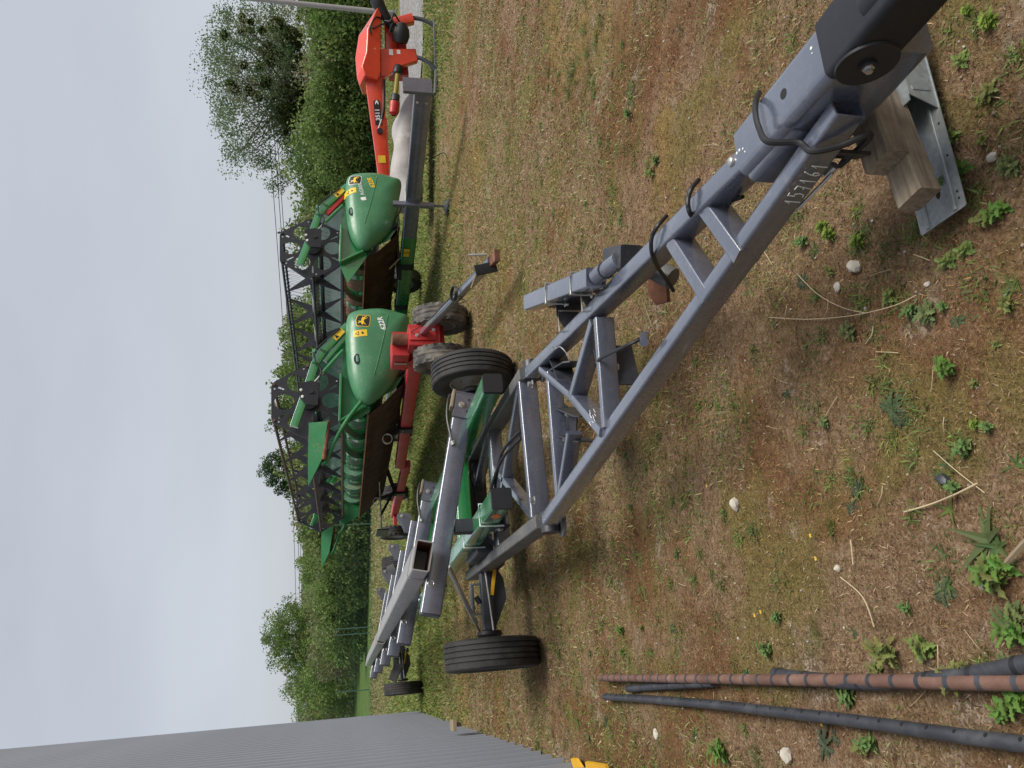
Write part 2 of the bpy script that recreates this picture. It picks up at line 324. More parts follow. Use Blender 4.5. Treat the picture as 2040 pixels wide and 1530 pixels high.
def m_ground():
    n = NT('mossy_ground'); sp = n.t.nodes.new('ShaderNodeSeparateXYZ'); n.L(n.oc, sp.inputs[0]); X, Y = sp.outputs[0], sp.outputs[1]
    big = n.noise(0.55, 4, 0.55); mid = n.noise(2.4, 6, 0.6, dist=0.4); f0 = n.noise(17, 8, 0.78); tiny = n.noise(105, 4, 0.75); f1 = n.noise(52, 5, 0.75)
    fine = n.math('ADD', n.math('MULTIPLY', f0, .30), n.math('ADD', n.math('MULTIPLY', f1, .35), n.math('MULTIPLY', tiny, .35)))
    fine = n.math('ADD', n.math('MULTIPLY', n.math('SUBTRACT', fine, .5), 2.2), .52)
    soil = n.ramp(fine, (0.22, (0.075, 0.048, 0.028)), (0.5, (0.27, 0.195, 0.125)), (0.80, (0.56, 0.46, 0.34)))
    moss = n.ramp(fine, (0.24, (0.080, 0.040, 0.019)), (0.78, (0.34, 0.20, 0.105)))
    olive = n.ramp(fine, (0.24, (0.080, 0.076, 0.022)), (0.78, (0.36, 0.33, 0.13)))
    ochre = n.ramp(fine, (0.24, (0.14, 0.095, 0.035)), (0.78, (0.50, 0.37, 0.15)))
    pa = n.noise(0.75, 7, 0.62, dist=0.5); pb = n.noise(1.15, 7, 0.62, n.mapping((1, 1, 1), (7, 3, 0)), 0.5); pc = n.noise(0.6, 6, 0.6, n.mapping((1, 1, 1), (-5, 11, 0)), 0.4)
    c = n.mix(n.ramp(pa, (0.49, 0.0), (0.57, 0.9)), soil, moss)
    c = n.mix(n.ramp(pb, (0.53, 0.0), (0.60, 0.8)), c, olive)
    c = n.mix(n.ramp(pc, (0.56, 0.0), (0.64, 0.7)), c, ochre)
    grit = n.voro(85); gm = n.math('GREATER_THAN', n.math('MULTIPLY', n.ramp(n.noise(1.9, 5, 0.6), (0.52, 0.0), (0.72, 1.0)), 1.0), 0.35)
    gcol = n.mix(n.ramp(grit.outputs['Color'], (0.3, 0.0), (0.9, 1.0)), (0.20, 0.16, 0.12), (0.66, 0.60, 0.52))
    c = n.mix(n.math('MULTIPLY', n.ramp(n.noise(1.5, 8, 0.72), (0.56, 0.0), (0.63, 0.9)), 1.0), c, gcol)
    sp2 = n.voro(60); c = n.mix(n.ramp(sp2.outputs['Distance'], (0.10, 0.75), (0.16, 0.0)), c, n.mix(n.ramp(sp2.outputs['Color'], (0.72, 0.0), (0.76, 1.0)), c, (0.50, 0.46, 0.39)))
    # greener sward from the machines onwards, straw strip along the fence, mown field beyond
    wob = n.math('MULTIPLY', n.math('SUBTRACT', big, 0.5), 7.0); wob = n.math('ADD', wob, n.math('MULTIPLY', n.math('SUBTRACT', mid, 0.5), 4.0))
    yd = n.math('ADD', Y, wob); yd = n.math('SUBTRACT', yd, n.math('MULTIPLY', X, 0.12))
    gr = n.ramp(fine, (0.24, (0.075, 0.105, 0.022)), (0.52, (0.165, 0.195, 0.052)), (0.78, (0.31, 0.29, 0.125)))
    mp_ = n.t.nodes.new('ShaderNodeMapRange'); mp_.inputs[1].default_value = 10.5; mp_.inputs[2].default_value = 16.5; n.L(yd, mp_.inputs[0])
    c = n.mix(mp_.outputs[0], c, gr)
    straw = n.ramp(fine, (0.3, (0.16, 0.145, 0.065)), (0.7, (0.31, 0.28, 0.15)))
    m1 = n.t.nodes.new('ShaderNodeMapRange'); m1.inputs[1].default_value = 23; m1.inputs[2].default_value = 29; n.L(yd, m1.inputs[0])
    c = n.mix(n.math('MULTIPLY', m1.outputs[0], 0.8), c, straw)
    field = n.ramp(n.noise(0.25, 4, 0.6), (0.35, (0.065, 0.145, 0.035)), (0.7, (0.110, 0.190, 0.055)))
    m2 = n.t.nodes.new('ShaderNodeMapRange'); m2.inputs[1].default_value = 40; m2.inputs[2].default_value = 46; n.L(yd, m2.inputs[0])
    c = n.mix(m2.outputs[0], c, field)
    c = n.mix(1.0, c, (0.94, 0.83, 0.73), 'MULTIPLY'); n.col(c); n.rough(0.95); n.b.inputs['Specular IOR Level'].default_value = 0.15
    h = n.math('ADD', n.math('MULTIPLY', fine, 1.0), n.math('MULTIPLY', tiny, 0.45)); n.bump(h, 0.9, 0.02); return n.m
M['ground'] = m_ground()
def build_ground():
    an = np.concatenate([np.linspace(-44, 44, 441), np.linspace(44, 316, 70)[1:-1]]) * math.pi / 180
    rr = np.concatenate([[0.25], np.geomspace(0.5, 26, 250), np.geomspace(27, 4500, 70)])
    A, RR = np.meshgrid(an, rr, indexing='ij'); x = RR * np.sin(A); y = RR * np.cos(A); z = ground_z(x, y)
    na, nr = A.shape; V_ = np.stack([x, y, z], -1).reshape(-1, 3)
    i, j = np.meshgrid(np.arange(na), np.arange(nr - 1), indexing='ij'); i2 = (i + 1) % na
    Q = np.stack([i * nr + j, i * nr + j + 1, i2 * nr + j + 1, i2 * nr + j], -1).reshape(-1, 4)
    V_ = np.vstack([V_, [[0, 0, float(z[0, 0])]]]); c = len(V_) - 1; k = np.arange(na); k2 = (k + 1) % na
    Tt = np.stack([k * nr, k2 * nr, np.full(na, c)], -1)
    o = np_mesh('ground', V_, Q[:, ::-1], Tt[:, ::-1], None, M['ground'], None, True)
    me = o.data; bm = bmesh.new(); bm.from_mesh(me); bmesh.ops.recalc_face_normals(bm, faces=bm.faces)
    if sum(f.normal.z for f in list(bm.faces)[:50]) < 0: bmesh.ops.reverse_faces(bm, faces=bm.faces)
    bm.to_mesh(me); bm.free(); o['kind'] = 'structure'
build_ground()
def m_gravel():
    n = NT('grey_gravel'); v = n.voro(26); a = n.noise(1.2, 5, 0.6)
    c = n.ramp(v.outputs['Color'], (0.15, (0.13, 0.125, 0.12)), (0.55, (0.25, 0.24, 0.23)), (0.95, (0.42, 0.41, 0.40)))
    n.col(n.mix(n.ramp(a, (0.5, 0.0), (0.75, 0.6)), c, (0.17, 0.15, 0.10))); n.rough(0.95); n.bump(v.outputs['Distance'], 0.8, 0.03); return n.m
M['gravel'] = m_gravel()
def build_road():
    # gravel lane crossing behind the mower, out of the picture on the right
    N = 60; V_ = []; F_ = []
    for i in range(N + 1):
        t = i / N; x = 4.9 + 40 * t; yc = 17.6 + 6.5 * (1 - t) ** 3 * 0 + 0.10 * (x - 5); 
        wv = 0.35 * math.sin(x * 1.7) + 0.2 * math.sin(x * 4.3)
        y0 = yc - 2.3 + wv * 0.5 + max(0, 7.5 - x) * 0.9; y1 = yc + 4.2 + wv
        for k in range(7):
            y = y0 + (y1 - y0) * k / 6; V_.append((x, y, gz(x, y) + 0.02 + 0.012 * math.sin(k * 2.2 + i)))
    for i in range(N):
        for k in range(6): F_.append((i * 7 + k, (i + 1) * 7 + k, (i + 1) * 7 + k + 1, i * 7 + k + 1))
    m = MB(); m.add(V_, F_); o = m.build('gravel_road', M['gravel'], None, 60); o['kind'] = 'structure'
build_road()
# ------------------------------------------------------------------ grass and moss (nobody could count it)
def palette(n, cols, wts, jit=0.25):
    c = np.array(cols)[rng.choice(len(cols), n, p=np.array(wts) / sum(wts))]
    return c * (1 + jit * (rng.random((n, 1)) * 2 - 1)) * (1 + 0.10 * (rng.random((n, 3)) * 2 - 1))
def blades(name, x, y, ln, wd, lean, cols, label, zoff=-0.004):
    n = len(x); z = ground_z(x, y) + zoff; a = rng.random(n) * 2 * math.pi; b = rng.random(n) * 2 * math.pi
    s = np.stack([np.cos(a), np.sin(a), np.zeros(n)], -1) * (wd * 0.5)[:, None]
    d = np.stack([np.cos(b) * lean, np.sin(b) * lean, np.ones(n)], -1); d /= np.linalg.norm(d, axis=1)[:, None]
    p = np.stack([x, y, z], -1); mid = p + d * (ln * 0.55)[:, None]
    d2 = d * 1.0; d2[:, :2] *= 1.9; d2[:, 2] *= 0.72; d2 /= np.linalg.norm(d2, axis=1)[:, None]
    tip = mid + d2 * (ln * 0.5)[:, None]
    V_ = np.stack([p - s, p + s, mid + s * 0.8, mid - s * 0.8, tip], 1).reshape(-1, 3); k = np.arange(n)[:, None] * 5
    Q = k + np.array([[0, 1, 2, 3]]); Tt = k + np.array([[3, 2, 4]])
    C = np.repeat(cols, 5, axis=0)
    o = np_mesh(name, V_, Q, Tt, C, M['blade']); tag(o, label, 'grass', kind='stuff'); return o
def sector(n, r0, r1, p, amax=46):
    u = rng.random(n)
    r_ = (r0 ** p + u * (r1 ** p - r0 ** p)) ** (1 / p); a = (rng.random(n) * 2 - 1) * R(amax)
    return r_ * np.sin(a), r_ * np.cos(a)
def keep_soil(x, y, t): return vnoise(x * 1.5 + 3, y * 1.5, 21) + 0.5 * vnoise(x * 5, y * 5, 22) > t
x, y = sector(480000, 1.1, 11, 0.75); k = keep_soil(x, y, 0.42); x, y = x[k], y[k]; r_ = np.hypot(x, y)
n_ = len(x)
tanp = palette(n_, [(0.30, 0.195, 0.125), (0.42, 0.305, 0.21), (0.62, 0.53, 0.41), (0.065, 0.040, 0.026), (0.24, 0.205, 0.10)], [6, 4, 2, 5, 2.5])
rust = palette(n_, [(0.28, 0.155, 0.078), (0.20, 0.105, 0.052), (0.37, 0.24, 0.14), (0.070, 0.040, 0.022), (0.55, 0.44, 0.30)], [5, 5, 3, 3.5, .7])
grn = palette(n_, [(0.19, 0.215, 0.060), (0.25, 0.255, 0.085), (0.33, 0.29, 0.12), (0.12, 0.165, 0.040), (0.52, 0.43, 0.25)], [5, 4, 2.5, 4, .9])
och = palette(n_, [(0.45, 0.33, 0.13), (0.36, 0.27, 0.10), (0.56, 0.44, 0.21), (0.20, 0.15, 0.06)], [4, 4, 2, 2])
q1 = vnoise(x * .8 + 4, y * .8, 61) + .45 * vnoise(x * 3.1, y * 3.1, 62) + .3 * vnoise(x * 9, y * 9, 63) + .6 * (rng.random(n_) - .5)
q2 = vnoise(x * .9, y * .9 + 7, 64) + .45 * vnoise(x * 3.3, y * 3.3, 65) + .6 * (rng.random(n_) - .5) - .075 * (y - 3.6)
q3 = vnoise(x * .7 + 2, y * .7 + 2, 66) + .4 * vnoise(x * 2.7, y * 2.7, 67) + .5 * (rng.random(n_) - .5) + .05 * x
moss = np.where((q2 > .80)[:, None], rust, tanp); moss = np.where((q3 > 1.10)[:, None], och, moss); moss = np.where((q1 - .05 * x + .16 * np.exp(-((x + 1.6) / 1.8) ** 2 - ((y - 6.0) / 3.0) ** 2) - .10 * np.clip(3 - y, 0, 2) > 1.03)[:, None], grn, moss); moss = moss * np.array([[.94, .83, .72]])
blades('moss_and_dry_grass', x, y, (0.009 + 0.020 * rng.random(len(x)) ** 2.0) * (0.8 + 0.06 * r_), 0.0012 + 0.0009 * r_, 1.0 + rng.random(len(x)), moss, 'brown moss and dry stalks matted over the stony ground')
x, y = sector(180000, 2.2, 15, 0.9); pt = vnoise(x * 0.8, y * 0.8, 41) + 0.6 * vnoise(x * 3, y * 3, 42) + 0.035 * np.clip(y, 0, 9) - 0.045 * x
k = pt > 0.76; x, y = x[k], y[k]; r_ = np.hypot(x, y)
c = palette(len(x), [(0.175, 0.215, 0.055), (0.245, 0.255, 0.085), (0.36, 0.31, 0.14), (0.125, 0.185, 0.042), (0.48, 0.39, 0.23)], [5, 4, 3, 3, 2])
blades('short_grass', x, y, (0.018 + 0.035 * rng.random(len(x)) ** 1.6) * (0.8 + 0.05 * r_), 0.0022 + 0.0010 * r_, 0.9 + rng.random(len(x)), c, 'short olive green grass scattered over the brown ground')
n_ = 150000; u = rng.random(n_); y = 10.5 + 36 * u ** 1.5; x = (rng.random(n_) * 2 - 1) * (y * 0.66)
k = (vnoise(x * 0.5, y * 0.5, 51) * 4 + rng.random(n_) * 4 + y - 0.12 * x > 17.0) & ~((x > 4.6) & (np.abs(y - 18.6 - 0.1 * x) < 3.5)); x, y = x[k], y[k]; r_ = np.hypot(x, y)
far = np.clip((y - 24) / 8, 0, 1)[:, None]
c = palette(len(x), [(0.140, 0.215, 0.042), (0.190, 0.260, 0.062), (0.29, 0.30, 0.11), (0.105, 0.165, 0.034)], [4, 4, 2, 2])
st = palette(len(x), [(0.24, 0.22, 0.11), (0.33, 0.29, 0.16), (0.14, 0.17, 0.06)], [4, 3, 3])
pick = rng.random((len(x), 1)) < far * 0.8; c = np.where(pick, st, c)
blades('tall_green_grass', x, y, (0.03 + 0.09 * rng.random(len(x)) ** 1.4) * (0.75 + 0.02 * r_), 0.006 + 0.0011 * r_, 0.5 + 0.7 * rng.random(len(x)), c, 'taller bright green grass around and behind the machines')
# low leafy ground cover in irregular patches
cx_, cy_ = sector(900, 1.5, 9, 0.85); k = (vnoise(cx_ * .9, cy_ * .9, 71) - .05 * cx_ + .5 * vnoise(cx_ * 3, cy_ * 3, 72) > .72); cx_, cy_ = cx_[k], cy_[k]
nb = 60; x = np.repeat(cx_, nb); y = np.repeat(cy_, nb); sg = np.repeat(.012 + .045 * rng.random(len(cx_)) ** 2, nb); x = x + rng.normal(size=len(x)) * sg; y = y + rng.normal(size=len(y)) * sg
tone = np.repeat(.75 + .5 * rng.random((len(cx_), 1)), nb, 0); yl = np.repeat(rng.random((len(cx_), 1)), nb, 0)
c = palette(len(x), [(0.105, 0.165, 0.042), (0.140, 0.205, 0.055), (0.085, 0.135, 0.045)], [3, 3, 2]) * tone * (1 + yl * np.array([[.35, .10, .0]]))
blades('low_ground_cover', x, y, .016 + .026 * rng.random(len(x)), .0035 + .004 * rng.random(len(x)), .9 + 1.6 * rng.random(len(x)), c, 'small low green leaves growing in patches through the moss')
# small pebbles, loose
def pebbles():
    n = 2600; x, y = sector(n, 1.3, 10, 0.8); k = keep_soil(x, y, 0.0); V_ = []; F_ = []; C = []
    base = [(1, 0, 0), (0, 1, 0), (-1, 0, 0), (0, -1, 0), (0, 0, 0.8), (0, 0, -0.8)]; fs = [(0, 1, 4), (1, 2, 4), (2, 3, 4), (3, 0, 4), (1, 0, 5), (2, 1, 5), (3, 2, 5), (0, 3, 5)]
    zz = ground_z(x, y); Vn = np.zeros((n, 6, 3)); 
    sz = 0.0022 + 0.0055 * rng.random(n) ** 3 + 0.0003 * np.hypot(x, y)
    Vn[:] = np.array(base)[None] * (0.7 + 0.6 * rng.random((n, 6, 1))) * sz[:, None, None]
    a = rng.random(n) * 6.28; ca, sa = np.cos(a)[:, None], np.sin(a)[:, None]
    vx = Vn[:, :, 0] * ca - Vn[:, :, 1] * sa; vy = Vn[:, :, 0] * sa + Vn[:, :, 1] * ca
    Vn = np.stack([vx + x[:, None], vy + y[:, None], Vn[:, :, 2] + (zz + 0.3 * sz)[:, None]], -1)
    Tt = (np.arange(n)[:, None, None] * 6 + np.array(fs)[None]).reshape(-1, 3)
    c = palette(n, [(0.52, 0.48, 0.40), (0.40, 0.34, 0.26), (0.64, 0.61, 0.55), (0.22, 0.17, 0.12)], [4, 3, 1.5, 3])
    o = np_mesh('loose_pebbles', Vn, None, Tt, np.repeat(c, 6, 0), M['blade']); tag(o, 'small pale pebbles strewn over the mossy ground', 'pebbles', kind='stuff')
pebbles()
# ------------------------------------------------------------------ trees and hedge
def leaf_cloud(cent, rad, n, size, cols, wts, up=0.25, flat=0.0):
    """n leaf quads around each clump centre (cent (k,3), rad (k,))"""
    k = len(cent); ci = rng.integers(0, k, n); d = rng.normal(size=(n, 3)); d /= np.linalg.norm(d, axis=1)[:, None]
    rr = rad[ci] * (0.35 + 0.65 * rng.random(n) ** 0.5); p = cent[ci] + d * rr[:, None]
    nn = rng.normal(size=(n, 3)) + np.array([0, 0, up]) * 2; nn /= np.linalg.norm(nn, axis=1)[:, None]
    t = np.cross(nn, rng.normal(size=(n, 3))); t /= np.linalg.norm(t, axis=1)[:, None]; b = np.cross(nn, t)
    s = size * (0.6 + 0.8 * rng.random(n)); t = t * s[:, None]; b = b * (s * 0.55)[:, None]
    V_ = np.stack([p - t, p - b * 1.0, p + t, p + b], 1); Q = np.arange(n)[:, None] * 4 + np.array([[0, 1, 2, 3]])
    cl = palette(k, cols, wts, 0.22); C = cl[ci] * (1 + 0.3 * (rng.random((n, 1)) * 2 - 1)); C = np.clip(C, 0.004, 1)
    return V_.reshape(-1, 3), Q, np.repeat(C, 4, 0)
def limbs(mb, base, h, spread, nl, r0, seed, lean=(0, 0)):
    rd = random.Random(seed); tips = []
    top = Vector(base) + Vector((lean[0], lean[1], h * 0.55)); b = Vector(base)
    mb.tube([b, b.lerp(top, 0.4) + Vector((rd.uniform(-.1, .1), rd.uniform(-.1, .1), 0)), top], [r0, r0 * 0.8, r0 * 0.55], 9)
    for i in range(nl):
        a = 2 * math.pi * i / nl + rd.uniform(-.4, .4); s0 = b.lerp(top, rd.uniform(0.35, 1.0))
        e = s0 + Vector((math.cos(a) * spread * rd.uniform(.5, 1), math.sin(a) * spread * rd.uniform(.5, 1), h * rd.uniform(.15, .48)))
        mdl = s0.lerp(e, 0.5) + Vector((0, 0, -0.06 * h * rd.random()))
        mb.tube([s0, mdl, e], [r0 * 0.38, r0 * 0.24, r0 * 0.08], 6); tips += [mdl, e]
        for j in range(3):
            q = s0.lerp(e, rd.uniform(.4, .95)); e2 = q + Vector((rd.uniform(-1, 1), rd.uniform(-1, 1), rd.uniform(.1, 1))) * spread * 0.4
            mb.tube([q, e2], [r0 * 0.14, r0 * 0.04], 5); tips.append(e2)
    return tips
GREENS = [(0.125, 0.200, 0.050), (0.165, 0.250, 0.066), (0.088, 0.150, 0.040), (0.215, 0.280, 0.090), (0.210, 0.230, 0.105)]
def crown_points(tips, n, c, rx, ry, rz, seed):
    r2 = np.random.default_rng(seed); d = r2.normal(size=(n, 3)); d /= np.linalg.norm(d, axis=1)[:, None]; d[:, 2] = np.where(d[:, 2] < -0.35, -0.35, d[:, 2])
    f = 0.45 + 0.55 * r2.random(n) ** 0.45; lump = 0.80 + 0.35 * vnoise(d[:, 0] * 3 + 10, d[:, 1] * 3 + d[:, 2] * 3 + 10, seed)
    p = np.array(c) + d * (f * lump)[:, None] * np.array([rx, ry, rz])
    return np.vstack([p, np.array([tuple(t) for t in tips])]) if tips else p
def make_tree(name, loc, h, rx, rz_, n_leaf, leaf, label, cols=GREENS, wts=(3, 3, 2, 2, 1), clump=0.55, nclump=90, seed=1, group=None, nl=7, trunk=0.16, cz=0.62):
    z0 = gz(loc[0], loc[1]); t = thing(name, (loc[0], loc[1], z0 - 0.1), 0, label, 'tree', group)
    mb = MB(); tips = limbs(mb, (0, 0, 0), h, rx * 0.8, nl, trunk, seed); mb.build('trunk', M['bark'], t)
    cp = crown_points(tips, nclump, (0, 0, h * cz), rx, rx, rz_, seed); V_, Q, C = leaf_cloud(cp, np.full(len(cp), clump) * (0.6 + 0.8 * rng.random(len(cp))), n_leaf, leaf, cols, wts)
    np_mesh('crown', V_, Q, None, C, M['leaf'], t); return t
def at_px(x, y, Y):                                      # point on the terrain at depth Y in the direction of a pixel
    d = ray(x, y); k = Y / d.y; return (d.x * k, Y)
def top_z(x, y, Y): d = ray(x, y); return CAM_H + d.z * Y / d.y
# the big airy tree with mistletoe balls
bx_, by_ = at_px(600, 175, 46); th_ = top_z(392, 100, 46) - gz(bx_, by_)
bt = thing('poplar_tree', (bx_, by_, gz(bx_, by_) - 0.1), 0, 'tall airy tree dotted with dark mistletoe balls at the right of the hedge', 'tree')
mb = MB(); tips = limbs(mb, (0, 0, 0), th_ * 0.95, 4.6, 13, 0.26, 5)
for i in range(26):
    a = random.random() * 6.28; q = Vector((0, 0, th_ * random.uniform(.3, .6))); e = Vector((math.cos(a) * random.uniform(2, 5), math.sin(a) * random.uniform(1, 4), th_ * random.uniform(.55, .98)))
    mb.tube([q, q.lerp(e, .5) + Vector((0, 0, -.2)), e], [0.07, 0.04, 0.012], 5); tips.append(e)
mb.build('trunk', M['bark'], bt)
cp = crown_points(tips, 210, (0.3, 0, th_ * 0.60), 5.7, 4.2, th_ * 0.37, 8)
V_, Q, C = leaf_cloud(cp, 0.45 + 0.75 * rng.random(len(cp)), 36000, 0.064, [(0.150, 0.200, 0.095), (0.120, 0.175, 0.072), (0.19, 0.23, 0.13), (0.095, 0.150, 0.056)], (3, 3, 2, 2), up=0.1)
np_mesh('crown', V_, Q, None, C, M['leaf'], bt)
for (px_, py_, rr) in [(483, 38, .22), (499, 45, .16), (447, 70, .20), (500, 60, .16), (551, 52, .45), (526, 62, .28), (483, 62, .24), (487, 130, .20), (518, 133, .24), (463, 172, .32), (494, 180, .26), (512, 192, .30), (545, 112, .70), (590, 190, .95), (575, 228, .70), (600, 128, .6), (580, 78, .75), (530, 165, .3), (568, 263, .14), (596, 33, .13)]:
    dy = random.uniform(-2.9, -1.6); d = ray(px_, py_); Yk = by_ + dy; c0 = np.array([d.x * Yk / d.y - bx_, dy, CAM_H + d.z * Yk / d.y - bt.location.z])
    nb = int(360 + 1500 * rr); V_, Q, C = leaf_cloud(c0[None] + rng.normal(size=(7, 3)) * rr * 0.22, np.full(7, rr * 0.85), nb, 0.06 + 0.03 * rr, [(0.070, 0.095, 0.024), (0.100, 0.125, 0.034), (0.042, 0.062, 0.018)], (3, 2, 2))
    np_mesh('mistletoe_ball', V_, Q, None, C, M['leaf'], bt)
# hedge shrubs: a few kinds, copied
shr = []
for k in range(5):
    t = thing('hedge_shrub', (0, 0, 0), 0, 'dense green shrub in the hedge row behind the machines', 'shrub', 'shrubs of the hedge row')
    mb = MB(); tips = limbs(mb, (0, 0, 0), 3.0, 1.3, 6, 0.07, 40 + k); mb.build('stem', M['bark'], t)
    cp = crown_points(tips, 46, (0, 0, 1.75), 1.75, 1.55, 1.75, 60 + k); lo = crown_points([], 30, (0, 0, .75), 1.6, 1.45, .75, 80 + k); cp = np.vstack([cp, lo])
    cols = GREENS if k < 2 else [(0.145, 0.225, 0.055), (0.185, 0.260, 0.075), (0.105, 0.170, 0.044)] if k == 2 else [(0.190, 0.200, 0.098), (0.240, 0.222, 0.130), (0.130, 0.170, 0.058)]
    V_, Q, C = leaf_cloud(cp, 0.38 + 0.4 * rng.random(len(cp)), 5200, 0.085, cols, (3, 3, 2, 2, 1)[:len(cols)])
    np_mesh('foliage', V_, Q, None, C, M['leaf'], t); shr.append(t)
used = [False] * 5
ORD = ['first', 'second', 'third', 'fourth', 'fifth', 'sixth', 'seventh', 'eighth', 'ninth', 'tenth', 'eleventh', 'twelfth', 'thirteenth', 'fourteenth', 'fifteenth', 'sixteenth', 'seventeenth', 'eighteenth', 'nineteenth', 'twentieth']
def shrub(kind, x, y, s, sz, label):
    t = shr[kind] if not used[kind] else copy_tree(shr[kind]); used[kind] = True; t['label'] = label
    t.location = (x, y, gz(x, y) - 0.15); t.rotation_euler = (0, 0, random.random() * 6.28); t.scale = (s, s, (sz or s)); return t
def hedge_row(p0, p1, n, s0, s1, kinds, where, jit=1.0):
    for i in range(n):
        t = i / (n - 1); x = p0[0] + (p1[0] - p0[0]) * t + random.uniform(-.5, .5) * jit; y = p0[1] + (p1[1] - p0[1]) * t + random.uniform(-1, 1) * jit
        s = s0 + (s1 - s0) * t; s *= random.uniform(.88, 1.15); kd = random.choice(kinds)
        shrub(kd, x, y, s, s * random.uniform(.9, 1.15), ('olive' if kd > 2 else 'fresh green' if kd == 2 else 'dark green') + ' shrub, ' + ORD[i] + ' from the right in the ' + where)
hedge_row(at_px(700, -60, 33), at_px(700, 330, 38), 12, 0.86, 0.86, [0, 2, 2], 'front hedge row behind the mower')
hedge_row(at_px(700, -40, 37), at_px(700, 400, 42), 10, 0.98, 1.0, [2, 2, 3], 'second hedge row behind the mower')
hedge_row(at_px(700, 300, 42), at_px(700, 1060, 48), 17, 1.12, 1.3, [0, 1, 2, 2, 3], 'hedge row behind the two headers')
hedge_row(at_px(700, 1000, 47), at_px(700, 1270, 55), 9, 0.95, 1.05, [0, 1, 2], 'hedge row behind the wire fence')
hedge_row(at_px(700, 1190, 60), at_px(690, 1430, 80), 8, 1.2, 1.4, [3, 4, 3, 4, 2], 'far hedge row towards the shed')
hedge_row(at_px(700, 250, 47), at_px(700, 1040, 62), 12, 1.2, 1.4, [1, 2, 2, 3], 'rear hedge row beyond the headers')
def px_tree(name, ptop, Y, wpx, label, seed, n_leaf, leaf, cols=GREENS, wts=(3, 3, 2, 2, 1), grp='trees standing behind the hedge'):
    x, y = at_px(700, ptop[1], Y); h = top_z(ptop[0], ptop[1], Y) - gz(x, y); wd = wpx / F_PX * Y
    make_tree(name, (x, y), h, wd / 2, h * 0.42, n_leaf * 2, leaf * .86, label, cols, wts, clump=wd * 0.095, nclump=120, seed=seed, group=grp, trunk=0.14 + h * 0.01, cz=0.60)
px_tree('broadleaf_tree', (556, 660), 62, 130, 'mid green round tree rising behind the reel of the farther header', 11, 7000, 0.11)
px_tree('broadleaf_tree', (553, 740), 64, 110, 'bright green tree rising between the two header reels', 12, 6000, 0.11)
px_tree('broadleaf_tree', (527, 822), 70, 95, 'pale green narrow tree top behind the nearer reel end plate', 13, 5000, 0.12)
px_tree('broadleaf_tree', (520, 935), 72, 105, 'dark rounded tree crown standing out against the sky above the nearer reel', 14, 6500, 0.11, [(0.040, 0.085, 0.030), (0.055, 0.105, 0.038), (0.030, 0.062, 0.022)], (3, 2, 2))
px_tree('broadleaf_tree', (592, 1040), 66, 130, 'leafy tree over the tip of the far crop divider', 15, 6000, 0.11)
px_tree('broadleaf_tree', (590, 1130), 74, 130, 'bright leafy tree in the hedge behind the chain link fence', 16, 6500, 0.11)
px_tree('broadleaf_tree', (527, 1255), 96, 150, 'largest dark tree at the left beside the grey shed', 17, 8500, 0.14)
px_tree('broadleaf_tree', (570, 1370), 98, 130, 'lower dark tree nearest the shed corner on the left', 18, 6500, 0.14)
px_tree('broadleaf_tree', (630, 300), 50, 170, 'olive green tree behind the first header shield', 19, 7000, 0.10)
px_tree('broadleaf_tree', (625, 40), 52, 210, 'fresh green tree below the mistletoe tree at the right edge', 20, 8000, 0.10, [(0.095, 0.175, 0.035), (0.075, 0.145, 0.030), (0.120, 0.195, 0.050)], (3, 3, 2))
px_tree('broadleaf_tree', (628, 110), 41, 130, 'light green bushy tree behind the mower hood', 21, 6500, 0.09, [(0.095, 0.175, 0.035), (0.075, 0.145, 0.030)], (3, 3))
# ------------------------------------------------------------------ chain link fence, poles, wires, far barn
def m_wire():
    n = NT('green_wire'); n.col((0.05, 0.11, 0.085)); n.rough(0.5); return n.m
M['wire'] = m_wire()
def fence():
    pts = [at_px(700, 900, 44), at_px(700, 1045, 44), at_px(722, 1250, 44), at_px(722, 1375, 46), (-24.5, 44)]
    p0 = Vector((pts[0][0], pts[0][1], 0)); p1 = Vector((pts[-1][0], pts[-1][1], 0))
    t = thing('chain_link_fence', (p0.x, p0.y, gz(p0.x, p0.y)), 0, 'green chain link fence on slim posts in front of the hedge', 'fence')
    L = (p1 - p0).length; d = (p1 - p0).normalized(); Hh = 2.0
    xs = [pts[0], pts[1], pts[2], (at_px(722, 1262, 45.5)), pts[3], pts[4]]
    for (x, y) in xs:
        z = gz(x, y); mb = MB(True); mb.tube([(x, y, z - .2), (x, y, z + Hh + 0.05)], 0.032, 8); mb.build('post', M['wire'], t)
    mb = MB(True); sp_ = 0.11; k = -int(Hh / sp_)
    def P(s, h):
        s = min(max(s, 0), L); q = p0 + d * s; return (q.x, q.y, gz(q.x, q.y) + h)
    s = -Hh
    while s < L:
        for sg in (0, 1):
            a, b = (s, s + Hh) if sg == 0 else (s + Hh, s)
            if min(a, b) >= 0 and max(a, b) <= L: mb.tube([P(a, 0.03), P(b, Hh)], 0.0022, 3, False)
        s += sp_
    for h in (0.05, 1.0, Hh): mb.tube([P(L * i / 12, h) for i in range(13)], 0.004, 4, False)
    o = mb.build('wire_mesh', M['wire'], t); o['kind'] = 'stuff'
fence()
px_, py_ = at_px(740, 22, 24); mb = MB(); mb.lathe([(-0.1, 0.0), (-0.1, 0.085), (0, 0.085), (7.5, 0.055), (7.5, 0)], (0, 0, 0), (0, 0, 1), 14)
lp = thing('lamp_post', (px_, py_, gz(px_, py_)), 0, 'plain grey metal post rising behind the red mower at the right edge', 'post'); mb.build('pole', M['rail'], lp)
mb = MB(); mb.lathe([(0, 0), (0, 0.16), (0.03, 0.16), (0.05, 0.10), (0.12, 0.09), (0.12, 0)], (0, 0, 0), (0, 0, 1), 14); mb.build('base_flange', M['grey_worn'], lp)
